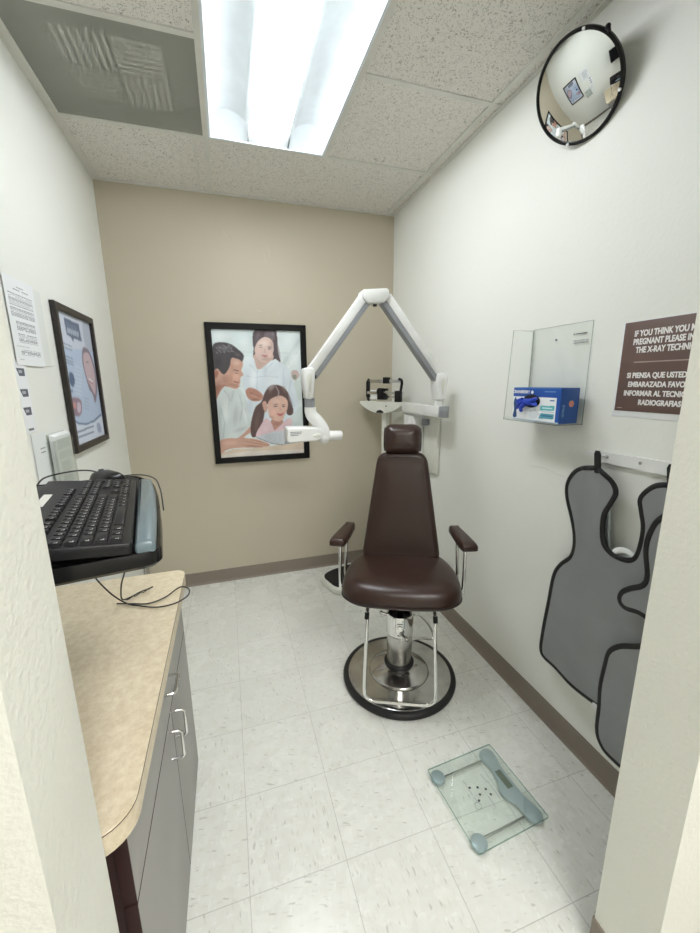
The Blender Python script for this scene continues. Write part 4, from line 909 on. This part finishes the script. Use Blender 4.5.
# ================================================================== BATHROOM SCALE
def bath_scale():
    t = thing('bathroom_scale', (-.4745, -2.012, 0), 'square glass digital bathroom scale lying on the floor', 'bathroom scale', math.radians(4.0)); K = dict(parent=t, world=False)
    S = .151; zg = .022
    o = rrect(-S, -S, S, S, .007)
    m = MB(); m.slab(o, [(.0005, zg), (0, zg + .0008), (0, zg + .0062), (.0005, zg + .007)]); m.build('glass_plate', 'glass', **K)
    m = MB(); m.tube([(u, v, zg + .0035) for u, v in offset(o, -.0002)], (.0012, .0034), 6, True, flat=(0, 0, 1)); m.build('plate_edge', 'glassedge', **K)
    z1 = zg - .0005
    # curved console under the right edge
    oc = spline([(.125, .148), (.090, .140), (.082, .105), (.088, .085), (.088, .06), (.078, .02), (.066, -.0), (.060, -.02), (.066, -.045), (.082, -.075), (.084, -.1), (.084, -.118), (.095, -.142), (.125, -.148), (.143, -.13), (.142, -.1), (.132, -.06), (.130, .0), (.132, .06), (.142, .1), (.143, .13)], True, 4)
    oc = [(u, v) for u, v in oc]
    m = MB(); m.slab(oc, [(.004, .005), (0, .008), (0, z1 - .003), (.003, z1)]); m.build('console', 'scalesilver', **K)
    m = MB(); m.slab(rrect(.092, -.020, .117, .052, .002), [(0, z1 - .001), (0, z1 + .0003)]); m.build('display', 'lcd', **K)
    for (x, y) in ((-.125, .118), (-.122, -.120), (.115, .120), (.115, -.120)):
        m = MB(); m.lathe([(.018, 0), (.022, .003), (.026, .006), (.027, z1 - .001), (.025, z1 + .0003), (0, z1 + .0003)], (x, y, .0), 32); m.build('foot', 'scalesilver', **K)
    for y in (.112, -.112):
        m = MB(); m.box((-.012, y, .012), (.18, .007, .008), .001); m.build('rod', 'brushed', **K)
    zt = zg + .0072; k = 0
    for (x, y, q) in ((-.028, -.018, 0), (-.030, .032, 1), (-.004, .022, 2), (-.012, -.002, 3), (.018, .006, 4), (.022, -.016, 5)):
        m = MB(); m.lathe([(0, zt), (.0045, zt), (.0045, zt + .0003), (0, zt + .0003)], (x * 1.1 - .01, y, 0), 12)
        m.build('printed_symbol', 'ink', **K)
    for (x, y, w_) in ((-.05, .048, .03), (-.05, .018, .026), (-.05, -.012, .02), (.03, .042, .036), (.036, .012, .04), (.036, -.024, .03), (.0, -.036, .04)):
        m = MB(); m.box((x, y, zt + .0002), (.0016, w_, .0003)); m.build('printed_line', 'greyplastic', **K)
    m = MB(); m.tube([(-.055 + .012 * math.cos(a), -.032 + .012 * math.sin(a), zt + .0003) for a in np.linspace(0, 2 * PI, 20)[:-1]], .0005, 5, True); m.build('printed_symbol', 'ink', **K)
bath_scale()
# ================================================================== BASE CABINET AND WORKTOP
def cabinet():
    t = thing('base_cabinet', (-1.74, -1.96, 0), 'grey base cabinet with dark brown end panel under the beige worktop', 'cabinet')
    m = MB(); m.b6(-W + .002, -1.523, -2.355, -1.53, .0, .799, .002); m.build('body', 'cabdark', t)
    fr = [('drawer', -2.360, -1.528, .6075, .794), ('door', -1.906, -1.528, .006, .6015), ('door', -2.360, -1.911, .006, .6015)]
    for n, y0, y1, z0, z1 in fr:
        m = MB(); m.b6(-1.5225, -1.500, y0 + .001, y1, z0, z1, .001); d = m.build(n, 'cab', t)
        m = MB(); m.b6(-1.5226, -1.5005, y0 - .0005, y0 + .0012, z0 + .0005, z1 - .0005)
        m.b6(-1.5226, -1.5003, y0 + .0012, y1 - .0005, z1 - .0012, z1 + .0004)
        m.build('edge_band', 'cabdark', d, label='dark brown edge of the front')
        r = .0042; X = -1.470
        if n == 'drawer': P = [(-1.500, -1.975, .703), (X - .006, -1.975, .703), (X, -1.969, .703), (X, -1.903, .703), (X - .006, -1.897, .703), (-1.500, -1.897, .703)]
        else:
            y = -1.887 if y1 > -1.6 else -1.962; P = [(-1.500, y, .573), (X - .006, y, .573), (X, y, .567), (X, y, .489), (X - .006, y, .483), (-1.500, y, .483)]
        m = MB(); m.tube(P, r, 12); m.build('handle', 'chrome', d)
    t2 = thing('worktop', (-1.71, -1.97, .80), 'beige speckled laminate worktop with rounded corners on the grey cabinet', 'worktop')
    o = rrect(-W + .001, -2.420, -1.4735, -1.512, (.035, .002, .002, .062), 8)
    m = MB(); m.slab(o, [(.001, .8005), (0, .8015), (0, .842), (.001, .843)]); m.build('top', 'counter', t2)
    m = MB(); q = [p for p in offset(o, -.0003)]
    q = [p for p in q if p[0] > -1.90]; ys = sorted(q, key=lambda p: 0)
    i0 = min(range(len(o)), key=lambda i: 0)
    fr_ = [(u, v) for u, v in offset(o, -.0004)]
    n = len(fr_); st = [i for i in range(n) if fr_[i][0] > -1.9]
    # front run: lower near corner -> upper far corner
    run = fr_[27:36] + fr_[0:9]
    m.tube([(u, v, .8405) for u, v in run], (.0006, .0009), 6, flat=(0, 0, 1)); m.build('edge_seam', 'cabdark', t2, label='thin dark seam along the front edge')
cabinet()
# ================================================================== KEYBOARD TRAY, KEYBOARD, MOUSE, MONITOR
KX, KY, KA = -1.433, -2.354, .172
def workstation():
    kl = Matrix.Translation((KX, KY, 0)) @ Matrix.Rotation(KA, 4, 'Z')
    t = thing('keyboard_tray', (KX, KY, 1.235), 'black wall mounted keyboard tray with grey blue gel wrist rest above the worktop', 'keyboard tray', KA); K = dict(parent=t, world=False)
    out = rounded2([(.038, .003), (.043, .16), (.043, .34), (.036, .48), (-.005, .60), (-.265, .605), (-.265, .0)], .028, 6)
    m = MB(); m.slab(out, [(.006, .002), (0, .008), (0, .026), (.002, .0295), (.006, .0295), (.007, .0275)]); m.build('tray', 'trayblack', **K)
    m = MB(); m.slab(offset(out, .014), [(0, .0276), (0, .029)]); m.build('tray_surface', 'kbd', **K)
    g = rounded2([(.0310, .006), (.0365, .16), (.037, .34), (.032, .455), (.002, .465), (.001, .006)], .008, 6)
    m = MB(); m.slab(g, [(.001, .028), (0, .034), (.001, .041), (.004, .046), (.007, .0475)]); m.build('wrist_rest', 'gel', label='grey blue gel wrist rest', **K)
    m = MB(); m.b6(-.20, -.08, .15, .33, -.018, .002, .003); m.build('mount_plate', 'darkmetal', **K)
    m = MB(); m.tube([(-.14, .24, -.01), (-.30, .20, -.03), (-.44, .10, -.03)], .018, 12); m.build('support_arm', 'darkmetal', **K)
    m = MB(); m.bm.free(); m.bm = bmesh.new(); m.b6(-W + .001, -W + .03, -2.36, -2.22, 1.02, 1.50, .004); m.build('wall_track', 'darkmetal', t)
    m = MB(); m.b6(-.11, -.04, .50, .56, .0276, .0292); m.build('mouse_pad', 'kbd', **K)
    # ---- keyboard
    tilt = Matrix.Rotation(.108, 4, 'Y')
    kb = thing('keyboard', (KX, KY, 1.2645), 'black computer keyboard with white legends lying on the keyboard tray', 'keyboard', KA)
    T = Matrix.Translation((0, 0, .0195)) @ tilt      # local frame with x<0 towards the back, z=0 the key deck
    m = MB(); m.slab(rrect(-.178, .0, 0, .445, .006), [(.001, -.017), (0, -.015), (0, -.002), (.0015, 0)], 'xy', T); m.build('body', 'kbd', kb, world=False)
    for y in (.03, .40): m = MB(); m.b6(-.150, -.135, y, y + .02, .0015, .019, .002); m.build('foot', 'kbd', kb, world=False)
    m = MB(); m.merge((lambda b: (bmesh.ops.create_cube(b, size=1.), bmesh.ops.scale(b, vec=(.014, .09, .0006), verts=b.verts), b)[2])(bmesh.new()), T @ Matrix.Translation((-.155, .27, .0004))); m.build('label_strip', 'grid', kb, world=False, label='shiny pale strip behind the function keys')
    U = .0187; keys = []
    rows = [[1.25, 1.25, 1.25, 6.25, 1.25, 1.25, 1.25, 1.25], [2.25] + [1] * 10 + [2.75], [1.75] + [1] * 11 + [2.25], [1.5] + [1] * 12 + [1.5], [1] * 13 + [2]]
    Y0 = .010
    for ri, row in enumerate(rows):
        y = Y0; x = -.012 - ri * U
        for w_ in row: keys.append((x, y, w_, 1)); y += w_ * U
    xf = -.012 - 5 * U - .006
    for g_ in ((0, 1), (2, 4), (6.5, 4), (11, 4)):
        for k in range(g_[1]): keys.append((xf, Y0 + (g_[0] + k) * U, 1, 1))
    yn = Y0 + 15.3 * U
    for k in range(3): keys.append((-.012, yn + k * U, 1, 1))
    keys.append((-.012 - U, yn + U, 1, 1))
    for ri in (3, 4): keys += [(-.012 - ri * U, yn + k * U, 1, 1) for k in range(3)]
    keys += [(xf, yn + k * U, 1, 1) for k in range(3)]
    yp = Y0 + 18.6 * U
    keys.append((-.012, yp, 2, 1)); keys.append((-.012, yp + 2 * U, 1, 1)); keys.append((-.012, yp + 3 * U, 1, 2))
    for ri in (1, 2, 3, 4): keys += [(-.012 - ri * U, yp + k * U, 1, 1) for k in range(3)]
    keys.append((-.012 - 2 * U, yp + 3 * U, 1, 2)); keys.append((-.012 - 4 * U, yp + 3 * U, 1, 1))
    keys.sort(key=lambda k: k[1])
    cache = {}
    def keymesh(w_, h_, mb, off=(0, 0)):
        # key occupies y: 0..w, x: 0..-h
        w1 = w_ * U - .0026; h1 = h_ * U - .0026
        a = Matrix.Translation((off[0], off[1], 0)); mb.mi = 0
        mb.slab([(-.0013, .0013), (-.0013, w1 + .0013), (-h1 - .0013, w1 + .0013), (-h1 - .0013, .0013)][::-1], [(0, 0), (.0012, .0042), (.0022, .0048)], 'xy', T @ a)
        mb.mi = 1; c = w1 * .5
        if w_ < 5:
            for (dx, dy, sx_, sy_) in ((-.0065, 0, .0012, .0042), (-.0085, -.0012, .004, .0011)): mb.box(Vector((dx, .0042 + dy, .00495)) + Vector((off[0], off[1], 0)), (sx_, sy_, .0003), 0, None) if False else mb.merge(boxbm((sx_, sy_, .0003)), T @ Matrix.Translation((off[0] + dx, off[1] + .0052 + dy, .00492)))
        mb.mi = 0
    def boxbm(sz):
        b = bmesh.new(); bmesh.ops.create_cube(b, size=1.); bmesh.ops.scale(b, vec=sz, verts=b.verts); return b
    first = {}
    rest = MB()
    for i, (x, y, w_, h_) in enumerate(keys):
        if i >= 100: keymesh(w_, h_, rest, (x, y)); continue
        key = (w_, h_)
        if key not in first:
            mb = MB(); keymesh(w_, h_, mb); o = mb.build('key', ['key', 'legend'], kb, world=False); first[key] = o; base = o
        else:
            base = first[key].copy(); C.objects.link(base); base.parent = kb
        v = T.to_3x3() @ Vector((x, y, 0)); base.location = v
    o = rest.build('key', ['key', 'legend'], kb, world=False); o['kind'] = 'stuff'
    # ---- mouse
    ms = thing('computer_mouse', (-1.585, -1.870, 1.2644), 'black computer mouse at the far end of the keyboard', 'mouse', KA + .5)
    m = MB(); so = spline([(0, -.055), (.026, -.045), (.030, 0), (.028, .04), (0, .056), (-.028, .04), (-.030, 0), (-.026, -.045)], True, 4)
    m.slab(so, [(.002, .0), (0, .006), (.001, .016), (.005, .026), (.009, .031), (.009, .0345, .85), (.009, .037, .6), (.009, .038, .3)]); m.build('shell', 'black', ms, world=False, angle=70)
    m = MB(); m.cyl((-.004, .03, .031), (.004, .03, .031), .009, n=16); m.build('scroll_wheel', 'rubber', ms, world=False)
    # ---- cords
    m = MB(); m.tube(spline([(-1.605, -1.822, 1.285), (-1.64, -1.83, 1.300), (-1.665, -1.905, 1.312), (-1.675, -1.99, 1.318), (-1.665, -2.06, 1.308)], False, 6), .0018, 8); tag(m.build('mouse_cord', 'rubber'), 'thin black mouse cord arching over the back of the keyboard', 'cord')
    m = MB(); m.tube(spline([(-1.60, -1.81, 1.285), (-1.5775, -1.7853, 1.2700), (-1.5449, -1.7797, 1.2690), (-1.5103, -1.8041, 1.2700), (-1.4775, -1.8644, 1.2710), (-1.4569, -1.9420, 1.2680), (-1.4429, -2.0106, 1.2640), (-1.4292, -2.0894, 1.2520)], False, 6), .0016, 8); tag(m.build('tray_cord', 'rubber'), 'thin black cord running round the far edge of the keyboard tray', 'cord')
    A = [(-1.62, -1.78, 1.228), (-1.61, -1.755, 1.08), (-1.606, -1.75, .99), (-1.629, -1.73, .92), (-1.640, -1.705, .862), (-1.628, -1.680, .848), (-1.600, -1.655, .850), (-1.580, -1.650, .853), (-1.562, -1.642, .856)]
    m = MB(); m.tube(spline(A, False, 6), .0022, 8); m.tube([(-1.636 + .006 * math.cos(k) * .6 + k * .0030, -1.700 + k * .0025 + .004 * math.sin(k), .852 + .003 * math.cos(k)) for k in np.linspace(0, 22, 60)], .0014, 6); tag(m.build('cable', 'rubber'), 'dangling black cable tied in a twist on the beige worktop', 'cable')
    Bc = [(-1.735, -1.80, 1.228), (-1.71, -1.77, 1.07), (-1.693, -1.755, .984), (-1.662, -1.735, .905), (-1.625, -1.725, .856), (-1.58, -1.745, .849), (-1.53, -1.768, .849), (-1.481, -1.767, .852), (-1.447, -1.740, .856), (-1.446, -1.700, .858), (-1.476, -1.672, .855), (-1.515, -1.712, .849), (-1.560, -1.735, .848), (-1.61, -1.722, .849), (-1.655, -1.705, .848)]
    m = MB(); m.tube(spline(Bc, False, 6), .0022, 8); tag(m.build('cable', 'rubber'), 'black cable looping out over the rounded front edge of the worktop', 'cable')
    # ---- monitor behind the jamb (seen in the mirror)
    mo = thing('monitor', (-W + .001, -2.13, 1.5), 'black computer monitor on the left wall, seen only in the convex mirror', 'monitor')
    m = MB(); m.b6(-W + .095, -W + .13, -2.40, -1.91, 1.56, 1.86, .005); m.build('housing', 'monitor', mo)
    m = MB(); m.b6(-W + .1302, -W + .1312, -2.388, -1.922, 1.578, 1.848); m.build('screen', 'screen', mo)
    m = MB(); m.b6(-W + .001, -W + .095, -2.32, -2.26, 1.66, 1.74, .004); m.build('bracket', 'darkmetal', mo)
workstation()
#TAIL
w = bpy.data.worlds.new('world'); bpy.context.scene.world = w; w.use_nodes = True
w.node_tree.nodes['Background'].inputs[0].default_value = (.8, .85, .9, 1); w.node_tree.nodes['Background'].inputs[1].default_value = .3
vs = bpy.context.scene.view_settings; vs.view_transform = 'Standard'; vs.look = 'None'; vs.gamma = 1.; vs.exposure = .44; vs.use_curve_mapping = False
bpy.context.scene.cycles.max_bounces = 12; bpy.context.scene.cycles.transparent_max_bounces = 16
